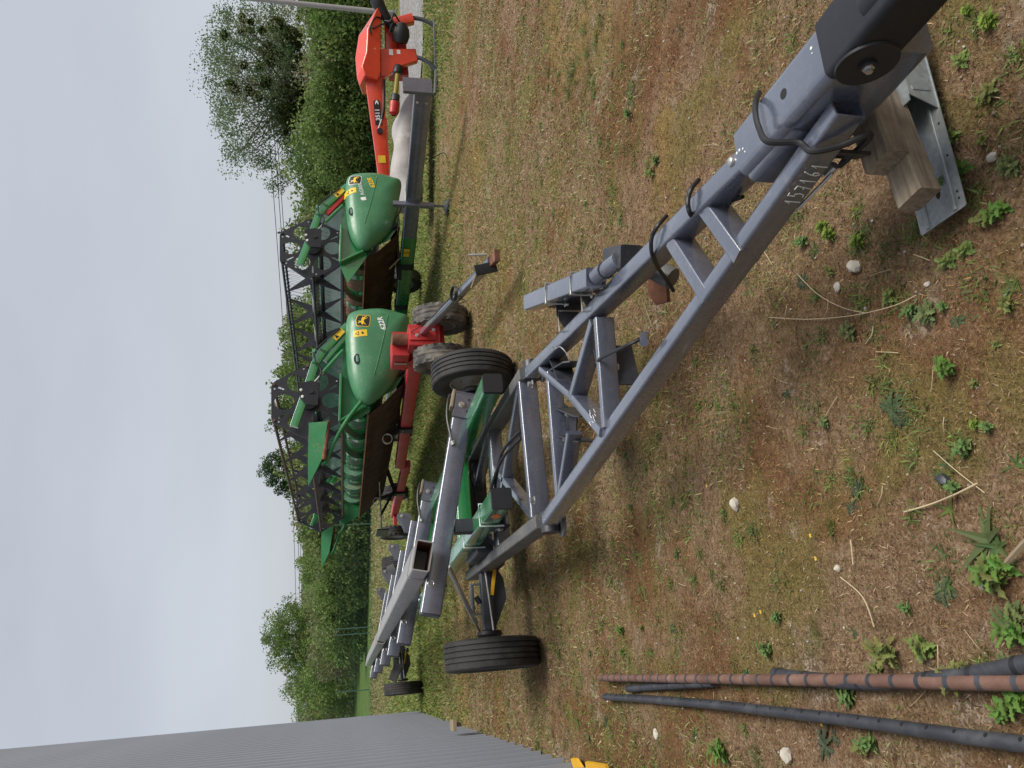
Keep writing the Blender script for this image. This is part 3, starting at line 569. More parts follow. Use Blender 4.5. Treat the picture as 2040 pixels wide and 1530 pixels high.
# three wires on two poles that stand behind the big tree and behind the shed
ws = [((530, 290), (590, 1440)), ((541, 290), (597, 1440)), ((547, 290), (600, 1440))]
Y0, Y1 = 75.0, 150.0
def wirep(px, py, Y): d = ray(px, py); return Vector((d.x * Y / d.y, Y, CAM_H + d.z * Y / d.y))
A0 = [wirep(a[0] - 6, 130, Y0) for a, b in ws]; A1 = [wirep(b[0], 1480, Y1) for a, b in ws]
for k, (a, b) in enumerate(zip(A0, A1)):
    pts = [a.lerp(b, i / 24) - Vector((0, 0, 1.1 * 4 * (i / 24) * (1 - i / 24))) for i in range(25)]
    mb = MB(True); mb.tube(pts, 0.034, 5)
    o = mb.build('power_line', M['cable'], None); tag(o, ['uppermost of the three thin power lines against the sky', 'middle one of the three thin power lines against the sky', 'lowest of the three thin power lines against the sky'][k], 'power line', 'power lines')
for nm, q in (('utility_pole', A0), ('utility_pole', A1)):
    x, y = q[1].x, q[1].y; hgt = max(p.z for p in q) + 0.4; z = gz(x, y); pl = thing('utility_pole', (x, y, z), 0, 'utility pole hidden in the big mistletoe tree' if q is A0 else 'utility pole far off behind the grey shed', 'pole')
    mb = MB(); mb.lathe([(-.3, 0), (-.3, .16), (hgt - z, .10), (hgt - z, 0)], (0, 0, 0), (0, 0, 1), 10); mb.build('pole', M['bark'], pl)
    mb = MB(True); mb.beam(min(q, key=lambda p: p.z) - Vector((0.25, 0, 0.02)), max(q, key=lambda p: p.z) + Vector((0.25, 0, -0.02)), .1, .1); mb.build('crossarm', M['bark'], pl)
def barn():
    x, y = at_px(700, 1405, 108); z = gz(x, y); zt = top_z(594, 1400, 108) - z; t = thing('far_barn', (x, y, z), R(20), 'distant low building with pale roof edge beyond the left hedge', 'building')
    mb = MB(); mb.box((0, 0, zt * .36), (9, 6, zt * .72)); mb.build('wall', M['clad'], t)
    mb = MB(); mb.plate([(-3.4, zt * .70), (0, zt), (3.4, zt * .70), (3.4, zt * .70 + .15), (0, zt + .18), (-3.4, zt * .70 + .15)], 9.6, (0, 0, 0), (0, 1, 0), (0, 0, 1)); mb.build('roof', M['galv'], t)
barn()
# ------------------------------------------------------------------ the grey shed
def shed():
    o0 = G(831, 1419, 0); d = (G(1108, 1516, 0) - o0).normalized()     # along the wall, towards the camera
    t = thing('grey_shed', (o0.x, o0.y, 0), math.atan2(d.y, d.x), 'tall grey shed clad in narrow vertical metal panels at the left edge', 'building')
    pitch, n, Ht = 0.366, 56, 9.0
    mb = MB()                                               # one step-lapped cladding panel, lip on its far side
    prof = [(0.0, -0.02), (pitch - 0.004, -0.02), (pitch - 0.004, 0.030), (pitch - 0.012, 0.034), (pitch - 0.03, 0.0335), (0.02, 0.006), (0.0, 0.002)]
    mb.plate([(a, b) for a, b in prof], Ht, (0, 0, Ht / 2 - 0.02), (1, 0, 0), (0, 1, 0))
    p0 = mb.build('wall_panel', M['clad'], t, 25)
    for i in range(1, n):
        p = p0.copy(); COL.objects.link(p); p.parent = t; p.location = (i * pitch, 0, 0.01 * math.sin(i * 1.7))
    p0.location = (0, 0, 0.01)
    sc = MB(); sc.bolt((0.18, 0.012, 4.2), (0, 1, 0), 0.014, 0.012); s0 = sc.build('screw', M['plastic'], p0)
    # far end wall and roof
    L = n * pitch; mb = MB(); mb.box((L / 2 + .02, -6.03, Ht / 2 - .03), (L - .04, 11.94, Ht - .02)); mb.build('inner_wall', M['clad'], t)
    mb = MB(); mb.plate([(-.3, Ht + .02), (6, Ht + 1.3), (12.3, Ht + .02), (12.3, Ht + .14), (6, Ht + 1.44), (-.3, Ht + .14)], L + .5, (L / 2, 0, 0), (0, -1, 0), (0, 0, 1)); mb.build('roof', M['grey_dark'], t)
    mb = MB(); mb.tube([(-0.07, -0.10, 6.3), (-0.07, -0.10, Ht - .05)], 0.05, 10); mb.tube([(-0.05, -0.08, 5.9), (-0.05, -0.08, 6.1)], 0.04, 10); mb.build('downpipe', M['plastic'], t)
    # copies of the screw for every panel
    for p in [c for c in t.children if c.name.startswith('wall_panel.')]:
        s = s0.copy(); COL.objects.link(s); s.parent = p
    return t
SHED = shed()
# ------------------------------------------------------------------ shared machine pieces
def wheel(parent, c, ax, Rr, W, rim, mat, style='rib', n=72, name='wheel', rimmat=None, face=1):
    c = Vector(c); ax = Vector(ax).normalized(); h = W / 2; mb = MB()
    if style == 'rib':
        xs = [-.36, -.34, -.30, -.28, -.13, -.115, -.085, -.07, .07, .085, .115, .13, .28, .30, .34, .36]
        prof = [(-h * .72, rim), (-h * .98, rim + (Rr - rim) * .35), (-h, rim + (Rr - rim) * .62), (-h * .93, Rr * .965), (-h * .84, Rr * .992)]
        prof += [(-h * .52, Rr), (-h * .50, Rr - .013), (-h * .44, Rr - .013), (-h * .42, Rr), (-h * .19, Rr), (-h * .17, Rr - .013), (-h * .10, Rr - .013), (-h * .08, Rr),
                 (h * .17, Rr), (h * .19, Rr - .013), (h * .26, Rr - .013), (h * .28, Rr), (h * .52, Rr), (h * .54, Rr - .013), (h * .60, Rr - .013), (h * .62, Rr)]
        prof += [(h * .84, Rr * .992), (h * .93, Rr * .965), (h, rim + (Rr - rim) * .62), (h * .98, rim + (Rr - rim) * .35), (h * .72, rim)]
        def fn(j, k, x, rr): return rr - (0.0016 if (k % 2 and rr > Rr * .98 and rr > Rr - .005) else 0)
        mb.lathe(prof, c, ax, n * 2, fn)
    else:
        prof = [(-h * .75, rim), (-h * .97, rim + (Rr - rim) * .3), (-h, rim + (Rr - rim) * .6), (-h * .97, Rr * .93), (-h * .90, Rr * .985)]
        m_ = 10
        for i in range(m_ + 1): prof.append((-h * .78 + 1.56 * h * i / m_, Rr * (1 - .012 * abs(2 * i / m_ - 1) ** 2)))
        prof += [(h * .90, Rr * .985), (h * .97, Rr * .93), (h, rim + (Rr - rim) * .6), (h * .97, rim + (Rr - rim) * .3), (h * .75, rim)]
        J = len(prof)
        def fn(j, k, x, rr):
            if 3 <= j <= 5 or J - 6 <= j <= J - 4: return rr - (0.020 if (k % 4) < 2 else 0)
            if 5 < j < J - 6: return rr - (0.012 if j in (8, 9, J - 10, J - 9) else (0.004 if (k // 2 + j) % 4 == 0 else 0))
            return rr
        mb.lathe(prof, c, ax, n * 2, fn)
    w_ = MB()
    for sg in (-1, 1):
        w_.lathe([(sg * h * .73, rim * 1.02), (sg * h * .70, rim * .96), (sg * h * .5, rim * .93), (sg * h * .30, rim * .78), (sg * h * .26, rim * .45), (sg * h * .34, rim * .34), (sg * h * .55, rim * .30), (sg * h * .60, rim * .24), (sg * h * .60, 0)], c, ax, 28)
        t = Vector((0, 0, 1)) if abs(ax.z) < .9 else Vector((1, 0, 0)); e1 = ax.cross(t).normalized(); e2 = ax.cross(e1)
        for k in range(6):
            a = k * math.pi / 3; w_.bolt(c + ax * (sg * h * .27) + (e1 * math.cos(a) + e2 * math.sin(a)) * rim * .58, ax * sg, rim * .05, .02)
    wo = w_.build(name, rimmat or M['rim'], parent); mb.build('tyre', mat, wo, 28); return wo
def catenary(p, q, sag, n=10, side=Vector((0, 0, 0))):
    p = Vector(p); q = Vector(q); return [p.lerp(q, i / n) + (Vector((0, 0, -sag)) + side) * 4 * (i / n) * (1 - i / n) for i in range(n + 1)]
def smooth_pts(pts, k=5):
    pts = [Vector(p) for p in pts]; o = []
    for i in range(len(pts) - 1):
        a, b, c, d = pts[max(i - 1, 0)], pts[i], pts[i + 1], pts[min(i + 2, len(pts) - 1)]
        for j in range(k):
            t = j / k; o.append(0.5 * ((2 * b) + (c - a) * t + (2 * a - 5 * b + 4 * c - d) * t * t + (3 * b - a - 3 * c + d) * t ** 3))
    return o + [pts[-1]]
def cyl(mb, p, q, r, n=14):
    mb.tube([p, q], r, n); return mb
def bolts(parent, lst, mat='zinc', r=.012, h=.016, world=False):
    for p, ax in lst:
        mb = MB(world); mb.bolt(p, ax, r, h); mb.build('bolt', M[mat], parent)
# ------------------------------------------------------------------ the grey transport trailer in the foreground
TO = (-1.10, 6.85, 0.0); TA = R(22.6)
T = thing('transport_trailer', TO, TA, 'long slate grey implement trailer with green frame tubes and open drawbar in the foreground', 'trailer')
def TL(p): return mtx(T).inverted() @ Vector(p)
# green frame
for sx_ in (-1, 1):
    mb = MB(); mb.beam((sx_ * .41, -1.86, .60), (sx_ * .41, 9.9, .62), .135, .135, .016); fr = mb.build('frame_tube', M['green'], T)
    mb = MB(); mb.beam((sx_ * .41, -1.90, .60), (sx_ * .41, -1.862, .60), .139, .139, .018); mb.build('end_cap', M['plastic'], fr)
    for yy in (-1.66, 1.25, 3.2, 5.4):
        mb = MB(); mb.lathe([(0, 0), (.006, .010), (.006, .026), (0, .032)], (sx_ * .478, yy, .60), (sx_, 0, 0), 16)
        for v in mb.v: v.y = yy + (v.y - yy) * 1.7
        mb.build('reflector', M['amber'], fr)
    mb = MB(); mb.beam((sx_ * .41, -.42, .60), (sx_ * .41, -.405, .60), .142, .142, .018); mb.build('weld_band', M['green_pan'], fr)
for yy in (-.25, 2.2, 4.6, 6.9, 9.2):
    mb = MB(); mb.beam((-.345, yy, .60), (.345, yy, .60), .125, .128); mb.build('cross_tube', M['green'], T)
# tilted load beams
BY = [-1.05, 1.6, 3.5, 5.6, 8.0, 10.4]
def beam_z(x): return 1.005 - .2085 * (x + 1.0)
bx0, bx1 = -1.03, .64; e_b = Vector((bx1 - bx0, 0, beam_z(bx1) - beam_z(bx0))).normalized(); up_b = Vector((-e_b.z, 0, e_b.x))
for i, yy in enumerate(BY):
    zz = .0 if i < 2 else .0
    p0 = Vector((bx0, yy, beam_z(bx0))); p1 = Vector((bx1, yy, beam_z(bx1)))
    mb = MB(); mb.beam(p0, p1, .125, .150, .014, up_b); lb = mb.build('load_beam', M['grey'], T)
    mb = MB(); mb.beam(p0 - e_b * .012, p0 - e_b * .002, .118, .142, .014, up_b); mb.build('end_plate', M['grey_dark'], lb)
    for sx_ in (-.41, .41):                                  # pedestals between frame tube and beam
        zb = beam_z(sx_) - .078; mb = MB(); mb.beam((sx_, yy, .668), (sx_, yy, zb), .10, .115, .006, (0, 1, 0), 3); mb.build('pedestal', M['grey_dark'], T)
        if i == 0 or sx_ > 0: continue
        mb = MB(); mb.plate([(-.085, .545), (.085, .545), (.085, .72), (.05, .76), (-.05, .76), (-.085, .72)], .008, (sx_, yy - .072, 0), (1, 0, 0), (0, 0, 1)); bp = mb.build('bracket_plate', M['grey_dark'], T)
        mb = MB(); ring = [Vector((sx_ + .03 + .024 * math.cos(a), yy - .084, .66 + .024 * math.sin(a))) for a in [k * math.pi / 8 for k in range(17)]]; mb.tube(ring, .0035, 6, False); mb.build('clip_ring', M['steel'], bp)
        bolts(bp, [((sx_ - .04, yy - .076, .66), (0, -1, 0))])
    if i < 2:                                                # channel bracket with bolt and rubber pad at the low end
        c = p1 - e_b * .10; mb = MB()
        mb.plate([(-.105, -.085), (.10, -.085), (.10, .075), (-.105, .075)], .010, c + Vector((0, -.070, 0)), e_b, up_b, [[(-.05 + .012 * math.cos(a), -.035 + .012 * math.sin(a)) for a in [k * math.pi / 5 for k in range(10)]], [(.05 + .011 * math.cos(a), -.035 + .011 * math.sin(a)) for a in [k * math.pi / 5 for k in range(10)]]])
        mb.plate([(-.105, -.105), (.10, -.105), (.10, -.095), (-.105, -.095)], .11, c + Vector((0, -.022, 0)), e_b, up_b)
        for k in (-.103, .104): mb.plate([(-.07, -.09), (.07, -.09), (.07, .08), (-.07, .08)], .008, c + e_b * k + Vector((0, -.01, 0)), (0, 1, 0), up_b)
        br = mb.build('end_bracket', M['grey'], T); bolts(br, [(c + Vector((0, -.076, 0)) + up_b * .02, (0, -1, 0))], 'steel', .017, .022)
        mb = MB(); mb.beam(c - e_b * .02 + up_b * .092, c + e_b * .13 + up_b * .092 - Vector((0, 0, .0)), .11, .022, .004, up_b); mb.build('rubber_pad', M['tan'], br)
        mb = MB(); q = c + up_b * .118; mb.tube(smooth_pts([q + e_b * .10, q + e_b * .02 + Vector((0, -.03, .01)), q - e_b * .12 + Vector((0, -.05, -.004)), q - e_b * .27 + Vector((0, -.07, -.05)), q - e_b * .33 + Vector((0, -.075, -.07))]), .010, 6); mb.build('strap', M['plastic'], br)
        mb = MB(); mb.lathe([(0, 0), (0, .018), (.03, .018), (.03, 0)], q - e_b * .33 + Vector((0, -.075, -.07)), (-1, 0, -.4), 8); mb.build('strap_hook', M['zinc'], br)
    else:                                                    # curved saddle with bolt
        c = p1 - e_b * .05 + up_b * .075; mb = MB()
        pr = [(-.10, 0), (.12, 0), (.14, .05), (.13, .16), (.10, .19), (.04, .17), (-.02, .10), (-.10, .05)]
        mb.plate(pr, .012, c + Vector((0, -.05, 0)), e_b, up_b); mb.plate(pr, .012, c + Vector((0, .06, 0)), e_b, up_b)
        mb.plate([(-.06, .10), (.06, .10), (.06, .185), (-.06, .185)], .01, c + e_b * .09 + Vector((0, .005, 0)), (0, 1, 0), up_b)
        mb.beam(c + e_b * .06 + Vector((0, -.046, .09)), c + e_b * .06 + Vector((0, .056, .09)), .08, .05, .01)
        sd = mb.build('saddle', M['grey'], T); bolts(sd, [(c + e_b * .09 + up_b * .13 + Vector((0, -.057, 0)), (0, -1, 0))], 'zinc', .016, .02)
for yy in (-1.42, -.62):                                     # pale clamp bows and ringed lock plates on the near frame tube
    mb = MB(); mb.tube([(-.49, yy, .50), (-.49, yy, .674), (-.33, yy, .674), (-.33, yy, .50)], .007, 8); cb_ = mb.build('clamp_bow', M['mint'], T)
    mb = MB(); mb.plate([(-.10, -.06), (.10, -.06), (.10, .04), (.07, .06), (-.07, .06), (-.10, .04)], .012, (-.485, yy + .10, .515), (0, -1, 0), (0, 0, 1)); mb.beam((-.49, yy + .10, .49), (-.33, yy + .10, .49), .18, .02, .004); lk = mb.build('lock_plate', M['grey_dark'], T)
    mb = MB(); ring = [Vector((-.497, yy + .10 + .028 * math.cos(a), .515 + .028 * math.sin(a))) for a in [k * math.pi / 8 for k in range(17)]]; mb.tube(ring, .0035, 6, False); mb.build('clip_ring', M['steel'], lk); bolts(lk, [((-.492, yy + .10, .515), (-1, 0, 0))])
# load rail on the high side, rectangular tube with an open rusty end
def rail(y0, y1, x, wide, tall):
    z = beam_z(x) + .075 / e_b.x + tall / 2 + .004
    mb = MB(); mb.beam((x, y0, z), (x, y1, z), wide, tall, .018, (e_b.z * -1, 0, e_b.x), 4, True, .010); r0 = mb.build('load_rail', M['rail'], T)
    mb = MB(); mb.beam((x, y0 + .34, z), (x, y1 - .5, z), wide + .012, tall + .012, .020, (e_b.z * -1, 0, e_b.x)); mb.build('sleeve', M['rail'], r0)
    mb = MB(); mb.beam((x, y0 + .02, z), (x, y0 + .58, z), wide - .024, tall - .024, .012, (e_b.z * -1, 0, e_b.x), 4, False); mb.build('tube_inside', M['rust'], r0)
    for yy in BY:
        if y0 + .1 < yy < y1:
            mb = MB(); mb.plate([(-.06, -.02), (.05, -.02), (.05, .05), (-.06, .03)], .06, (x - wide * .5 - .045, yy - .02, z - tall * .75), (1, 0, 0), (0, 0, 1)); mb.build('clamp', M['grey_dark'], r0)
            mb = MB(); ring = [Vector((x - wide * .5 - .05 + .022 * math.cos(a), yy - .062, z - tall * .6 + .022 * math.sin(a))) for a in [k * math.pi / 8 for k in range(17)]]; mb.tube(ring, .0035, 6, False); mb.build('clip_ring', M['steel'], r0)
rail(-1.36, 4.55, -.665, .215, .125); rail(4.95, 11.1, -.665, .205, .115)
# folded support struts and a loose hydraulic ram under the first beam
mb = MB(); mb.tube([(-.62, -.55, .80), (-1.02, -.05, .52)], .020, 10); mb.tube([(-.9, -.20, .61), (-1.10, .05, .47)], .011, 8); mb.build('lock_ram', M['zinc'], T)
# steering bogie ------------------------------------------------------------
bg_ = []
Lr = [(-.655, -2.28, .42), (-.53, .62, .42)]; Rr_ = [(.345, -2.22, .42), (.49, .62, .42)]
for a, b in (Lr, Rr_):
    mb = MB(); mb.beam(a, b, .085, .125, .012); mb.build('bogie_rail', M['grey_worn'], T)
def rx(L_, y): t = (y - L_[0][1]) / (L_[1][1] - L_[0][1]); return L_[0][0] + (L_[1][0] - L_[0][0]) * t
def xbar(y, w_=.07, h_=.12, z=.42, mat='grey'):
    mb = MB(); mb.beam((rx(Lr, y) + .044, y, z), (rx(Rr_, y) - .044, y, z), w_, h_, .008); return mb.build('bogie_crossbar', M[mat], T)
xbar(-2.14, .075, .125); xbar(-.95, .16, .10, .425); xbar(.45, .10, .10)
for (a, b) in (((-.58, -2.08), (.05, -1.02)), ((.33, -2.08), (-.30, -1.02)), ((-.52, -.85), (-.05, .38)), ((.42, -.85), (.0, .38))):
    mb = MB(); mb.beam((a[0], a[1], .425), (b[0], b[1], .425), .05, .085, .006); mb.build('bogie_brace', M['grey'], T)
mb = MB(); mb.lathe([(0, .0), (0, .30), (.03, .30), (.03, .28), (.05, .28), (.05, .30), (.07, .30), (.07, 0)], (0, .12, .448), (0, 0, 1), 40); mb.build('turntable', M['black'], T)
mb = MB(); mb.box((0, .15, .525), (.80, .40, .018)); mb.build('turntable_plate', M['black'], T)
mb = MB(); mb.beam((-.46, -.62, .50), (-.46, -.10, .50), .16, .13, .012); mb.build('valve_box', M['grey_dark'], T)
hz = MB(); 
for k in (0, 1): hz.tube(smooth_pts([(-.05 + .05 * k, -2.06, .47), (-.12 + .04 * k, -1.8, .56), (-.28, -1.5, .60 - .03 * k), (-.40, -1.2, .56), (-.44 + .03 * k, -.66, .53)]), .011, 7)
hz.build('brake_hose', M['cable'], T)
# axles, wheels, brake gear
def axle(y, full=True):
    mb = MB(); mb.beam((-1.08, y, .40), (1.08, y, .40), .11, .11, .01); ax_ = mb.build('axle_beam', M['grey_dark'], T)
    mb = MB(); mb.tube([(-1.14, y, .40), (1.14, y, .40)], .04, 12); mb.build('stub_shaft', M['black'], ax_)
    for sg in (-1, 1):
        wheel(T, (sg * 1.28, y, .395), (1, 0, 0), .40, .245, .225, M['tyre'], 'rib')
        mb = MB(); mb.lathe([(0, 0), (0, .10), (.03, .11), (.05, .09), (.05, 0)], (sg * 1.09, y, .40), (sg, 0, 0), 18); mb.build('hub_seal', M['black'], ax_)
        mb = MB(); mb.plate([(-.30, .355), (.30, .355), (.12, .25), (-.05, .235)], .10, (sg * .78, y + .02, 0), (1, 0, 0), (0, 0, 1)); mb.build('gusset', M['grey_dark'], ax_)
        mb = MB(); mb.beam((sg * .70, y - .02, .535), (sg * .95, y - .02, .535), .05, .03, .006); mb.box((sg * .70, y - .02, .49), (.016, .05, .07)); mb.box((sg * .95, y - .02, .49), (.016, .05, .07)); mb.build('brake_bracket', M['grey'], ax_)
        mb = MB(); mb.tube([(sg * .80, y - .02, .50), (sg * .86, y - .02, .47)], .022, 10); mb.build('brake_cylinder', M['black'], ax_)
        mb = MB(); mb.tube([(sg * .56, y - .085, .42), (sg * 1.13, y - .075, .375)], .009, 8); mb.build('brake_rod', M['steel'], ax_)
        mb = MB(); mb.beam((sg * .54, y - .07, .32), (sg * .80, y - .068, .37), .006, .032, .002); mb.build('warning_strip', M['dyellow'], ax_)
        mb = MB()
        for k in range(4): mb.beam((sg * .55, y - .42 + .04 * k, .332 - .014 * k), (sg * .55, y + .42 - .04 * k, .332 - .014 * k), .07, .012, .003)
        mb.build('leaf_spring', M['grey_dark'], ax_)
    return ax_
axle(0.0); axle(10.45)
mb = MB(); mb.beam((-.95, 10.2, .55), (.95, 10.2, .55), .10, .12); mb.build('rear_crossbar', M['grey_dark'], T)
for sg in (-1, 1):
    mb = MB(); mb.beam((sg * .60, 9.95, .62), (sg * .60, 11.0, .46), .10, .16, .01); mb.build('rear_axle_arm', M['grey_dark'], T)
    mb = MB(); mb.beam((sg * .95, 9.8, .66), (sg * 1.02, 9.75, .52), .05, .34, .01, (1, 0, 0)); mb.build('light_board', M['plastic'], T)
# drawbar ---------------------------------------------------------------------
D = lambda: MB(True)
zt = .50
hL, hR = G(1080, 1035, zt), G(1046, 742, zt)
endL = G(1656, 214, .44); endR = G(1470, 318, zt)
dz = Vector((0, 0, .048))
mb = D(); mb.beam(endL - dz, hL - dz, .054, .088, .010, (0, 0, 1), 4, True, .006, .072, .096); mb.build('drawbar_rail', M['grey'], T)
mb = D(); mb.beam(hR - dz, endR - dz, .072, .096, .012); mb.build('drawbar_rail', M['grey'], T)
def onL(t): return hL.lerp(endL, t) - dz
def onR(t): return hR.lerp(endR, t) - dz
def strut(p, q, w_=.048, h_=.090, name='drawbar_brace', mat='grey'):
    m_ = D(); m_.beam(p, q, w_, h_, .007); return m_.build(name, M[mat], T)
def Z(x, y): return G(x, y, zt) - dz
zl = Vector((0, 0, -.006)); zq = Vector((0, 0, -.046)); strut(Z(1325, 478) + zl, Z(1375, 592) + zq, .058); strut(Z(1388, 408) + zl, Z(1436, 508) + zq, .058)           # two parallel struts behind the nose
nodeY = Z(1130, 790)
strut(Z(1172, 640) + zl, nodeY + zl, .046); strut(Z(1180, 634) + zl, Z(1196, 852) + zl, .042); strut(Z(1070, 736) + zl, nodeY + zl * 1.3, .042); strut(nodeY + zl * 1.3, Z(1190, 862) + zl, .046)
strut(Z(1084, 742) + zl, Z(1104, 1002) + zl, .052, .088, 'drawbar_crossbar')
strut(Z(1104, 985) + zl * 1.5, Z(1124, 862) + zl, .036, .08)
for p in (Z(1062, 765), Z(1066, 995)): bolts(T, [(p + Vector((0, -.02, .056)), (0, 0, 1))], 'steel', .017, .028, True)
for p, q in ((Z(1075, 1043), -1), (Z(1040, 738), 1)):
    mb = D(); mb.lathe([(-.06, 0), (-.06, .055), (.06, .055), (.06, 0)], p + Vector((0, .02, -.02)), (0.92, .38, 0), 20); mb.build('hinge_knuckle', M['grey_dark'], T)
    mb = D(); mb.lathe([(0, 0), (0, .075), (.012, .075), (.012, 0)], p + Vector((0.0, -.03, -.085)), (0, 0, 1), 20); mb.build('hinge_washer', M['grey_worn'], T)
# mounting plates inside the drawbar
def wplate(pix, th, z, name, mat='grey_dark', tilt=None):
    pts = [G(a, b, z) for a, b in pix]; c = sum(pts, Vector()) / len(pts); m_ = D()
    m_.plate([((p - c).x, (p - c).y) for p in pts], th, c, (1, 0, 0), (0, 1, 0)); o = m_.build(name, M[mat], T); return o
def vplate(p, q, h0, h1, th, name, mat='grey_dark', cut=.0):
    p = Vector(p); q = Vector(q); e = (q - p); L = e.length; m_ = D()
    m_.plate([(0, h0), (L, h0), (L, h1 - cut), (L - cut, h1), (cut, h1), (0, h1 - cut)], th, Vector((p.x, p.y, 0)), (e.x, e.y, 0), (0, 0, 1)); return m_.build(name, M[mat], T)
q0, q1 = G(1185, 690, .46), G(1200, 775, .46); pl = vplate(q0 + Vector((0, -.06, 0)), q1 + Vector((0.02, -.06, 0)), .30, .49, .008, 'hitch_plate', cut=.02)
bolts(pl, [(TL(q0.lerp(q1, .5) + Vector((0, -.075, -.05))), (-.38, -.92, 0))], 'steel', .016, .022)
for (a, b) in (((1100, 705), (1122, 760)), ((1092, 745), (1135, 720))): vplate(G(a[0], a[1], .44), G(b[0], b[1], .44), .36, .47, .008, 'support_plate', cut=.03)
for (a, b) in (((1108, 812), (1150, 830)), ((1100, 862), (1148, 880))):
    pl = vplate(G(a[0], a[1], .44), G(b[0], b[1], .44), .33, .455, .008, 'support_plate', cut=.025); bolts(pl, [(TL(G((a[0] + b[0]) / 2, (a[1] + b[1]) / 2, .42) + Vector((-.01, -.012, 0))), (-.3, -.95, 0))], 'zinc', .011, .016)
wplate([(1106, 815), (1120, 800), (1150, 828), (1148, 875), (1112, 868), (1118, 840)], .008, .38, 'support_plate')
mb = D(); mb.tube(smooth_pts([G(1186, 725, .43), G(1200, 712, .52), G(1245, 690, .53), G(1283, 672, .47)]), .008, 7); mb.build('brake_cable', M['cable'], T)
mb = D(); mb.tube([G(1285, 668, .47), G(1283, 682, .50)], .018, 10); mb.build('cable_eye', M['grey'], T)
mb = D(); mb.tube(smooth_pts([G(1100, 690, .52), G(1108, 694, .5), G(1118, 692, .51), G(1140, 718, .46)]), .003, 6); mb.build('wire_clip', M['zinc'], T)
# handwritten number on the outer face of the near rail
axd = (endL - hL).normalized(); sd = axd.cross(Vector((0, 0, 1))).normalized(); upd = sd.cross(axd).normalized()
if sd.x > 0: sd = -sd
DIG = {'1': [[(.05, .62), (.35, 1), (.35, 0)]], '5': [[(.62, 1), (.18, 1), (.12, .55), (.45, .62), (.6, .35), (.45, .05), (.08, .02)]], '7': [[(.05, 1), (.62, .98), (.3, 0)], [(.15, .5), (.55, .52)]],
       '6': [[(.55, 1), (.2, .6), (.1, .2), (.3, .0), (.55, .15), (.5, .42), (.2, .38)]], '9': []}
tA, tB = Z(1515, 421), Z(1577, 350); face = sd * .0368; nlen = (tB - tA).length
tt = (tA - hL).dot(axd); k = 0; mb = D()
for ch in '157161':
    for st in DIG[ch]:
        mb.tube([hL - dz + axd * (tt + nlen * (k + p[0] * .85) / 6) + face + upd * (-.026 + .048 * p[1] + .004 * math.sin(k * 2.1)) for p in st], .0014, 5)
    k += 1
mb.build('chalk_number', M['white'], T)
mb = D()
for j in range(9):
    b = G(1180 + random.uniform(-4, 8), 838 + random.uniform(-16, 12), zt + .001); mb.tube([b, b + Vector((random.uniform(.004, .02), random.uniform(.01, .03), 0.0005))], .0012, 4)
mb.build('chalk_mark', M['white'], T)
# nose box, folded plate
n0, n1 = G(1468, 302, zt) - Vector((0, 0, .122)), G(1688, 36, zt) - Vector((0, 0, .105)); nd = (n1 - n0).normalized(); ns = nd.cross(Vector((0, 0, 1))).normalized()
mb = D(); mb.beam(n0, n1, .158, .245, .03, (0, 0, 1), 6, True, 0, .158, .21); nb = mb.build('drawbar_nose', M['grey'], T)
mb = D(); mb.beam(n0 + Vector((0, 0, .03)) + ns * .05, n0 + nd * .22 + Vector((0, 0, .02)) + ns * .035, .10, .14, .02); mb.build('nose_gusset', M['grey'], T)
def top(t, s, lift=.0): return n0 + nd * t + ns * s + Vector((0, 0, .10 + lift))
mb = D(); mb.lathe([(0, 0), (.0015, .014), (0, .0155)], G(1561, 187, zt) + Vector((0, 0, .0008)), (0, 0, 1), 18); mb.build('nose_hole', M['ink'], nb) if False else None
hp = G(1561, 187, zt); mb = D(); mb.lathe([(.0012, 0), (.0012, .014), (.0002, .0142)], hp, (0, 0, 1), 18); mb.build('bolt_hole', M['ink'], nb)
mb = D(); mb.lathe([(0, .016), (.006, .014), (.010, .008), (.011, 0)], G(1457, 322, zt + .001), (0, 0, 1), 14); mb.build('rivet', M['zinc'], nb)
mb = D()
for (a, b, r_) in ((1616, 96, .004), (1618, 106, .002), (1468, 305, .004), (1473, 299, .004), (1480, 296, .003), (1484, 302, .0025)): mb.lathe([(.0008, 0), (.0008, r_), (0, r_ * 1.1)], G(a, b, zt + .0005), (0, 0, 1), 9)
mb.build('paint_chips', M['white'], nb)
# hitch end: dark pivot casting that wraps the nose
h0 = n1 - nd * .10 + Vector((0, 0, .045)); mb = D(); mb.beam(h0, n1 + nd * .16 + Vector((0, 0, .045)), .166, .135, .02, (0, 0, 1), 6); hb = mb.build('hitch_casting', M['black'], T)
lp_ = h0 + nd * .075 - ns * .095 + Vector((0, 0, .02))
side = -ns if (-ns).x < ns.x else ns
pv = h0 + nd * .06 + side * .0832; mb = D(); mb.lathe([(0, .072), (.006, .070), (.006, .02), (.014, .02), (.014, 0)], pv, side, 28); mb.build('pivot_disc', M['plastic'], hb)
mb = D(); mb.bolt(pv + side * .014, side, .009, .012); mb.build('bolt', M['steel'], hb)
mb = D(); mb.tube([h0 + nd * .16 + side * .02 + Vector((0, 0, .03)), h0 + nd * .62 + side * .02 + Vector((0, 0, .05))], .048, 18); mb.build('coupling_tube', M['black'], hb)
mb = D(); mb.lathe([(0, .055), (0, .085), (.06, .085), (.06, .055)], h0 + nd * .66 + Vector((0, 0, .05)), (0, 0, 1), 24, None, True); mb.build('towing_eye', M['grey_dark'], hb)
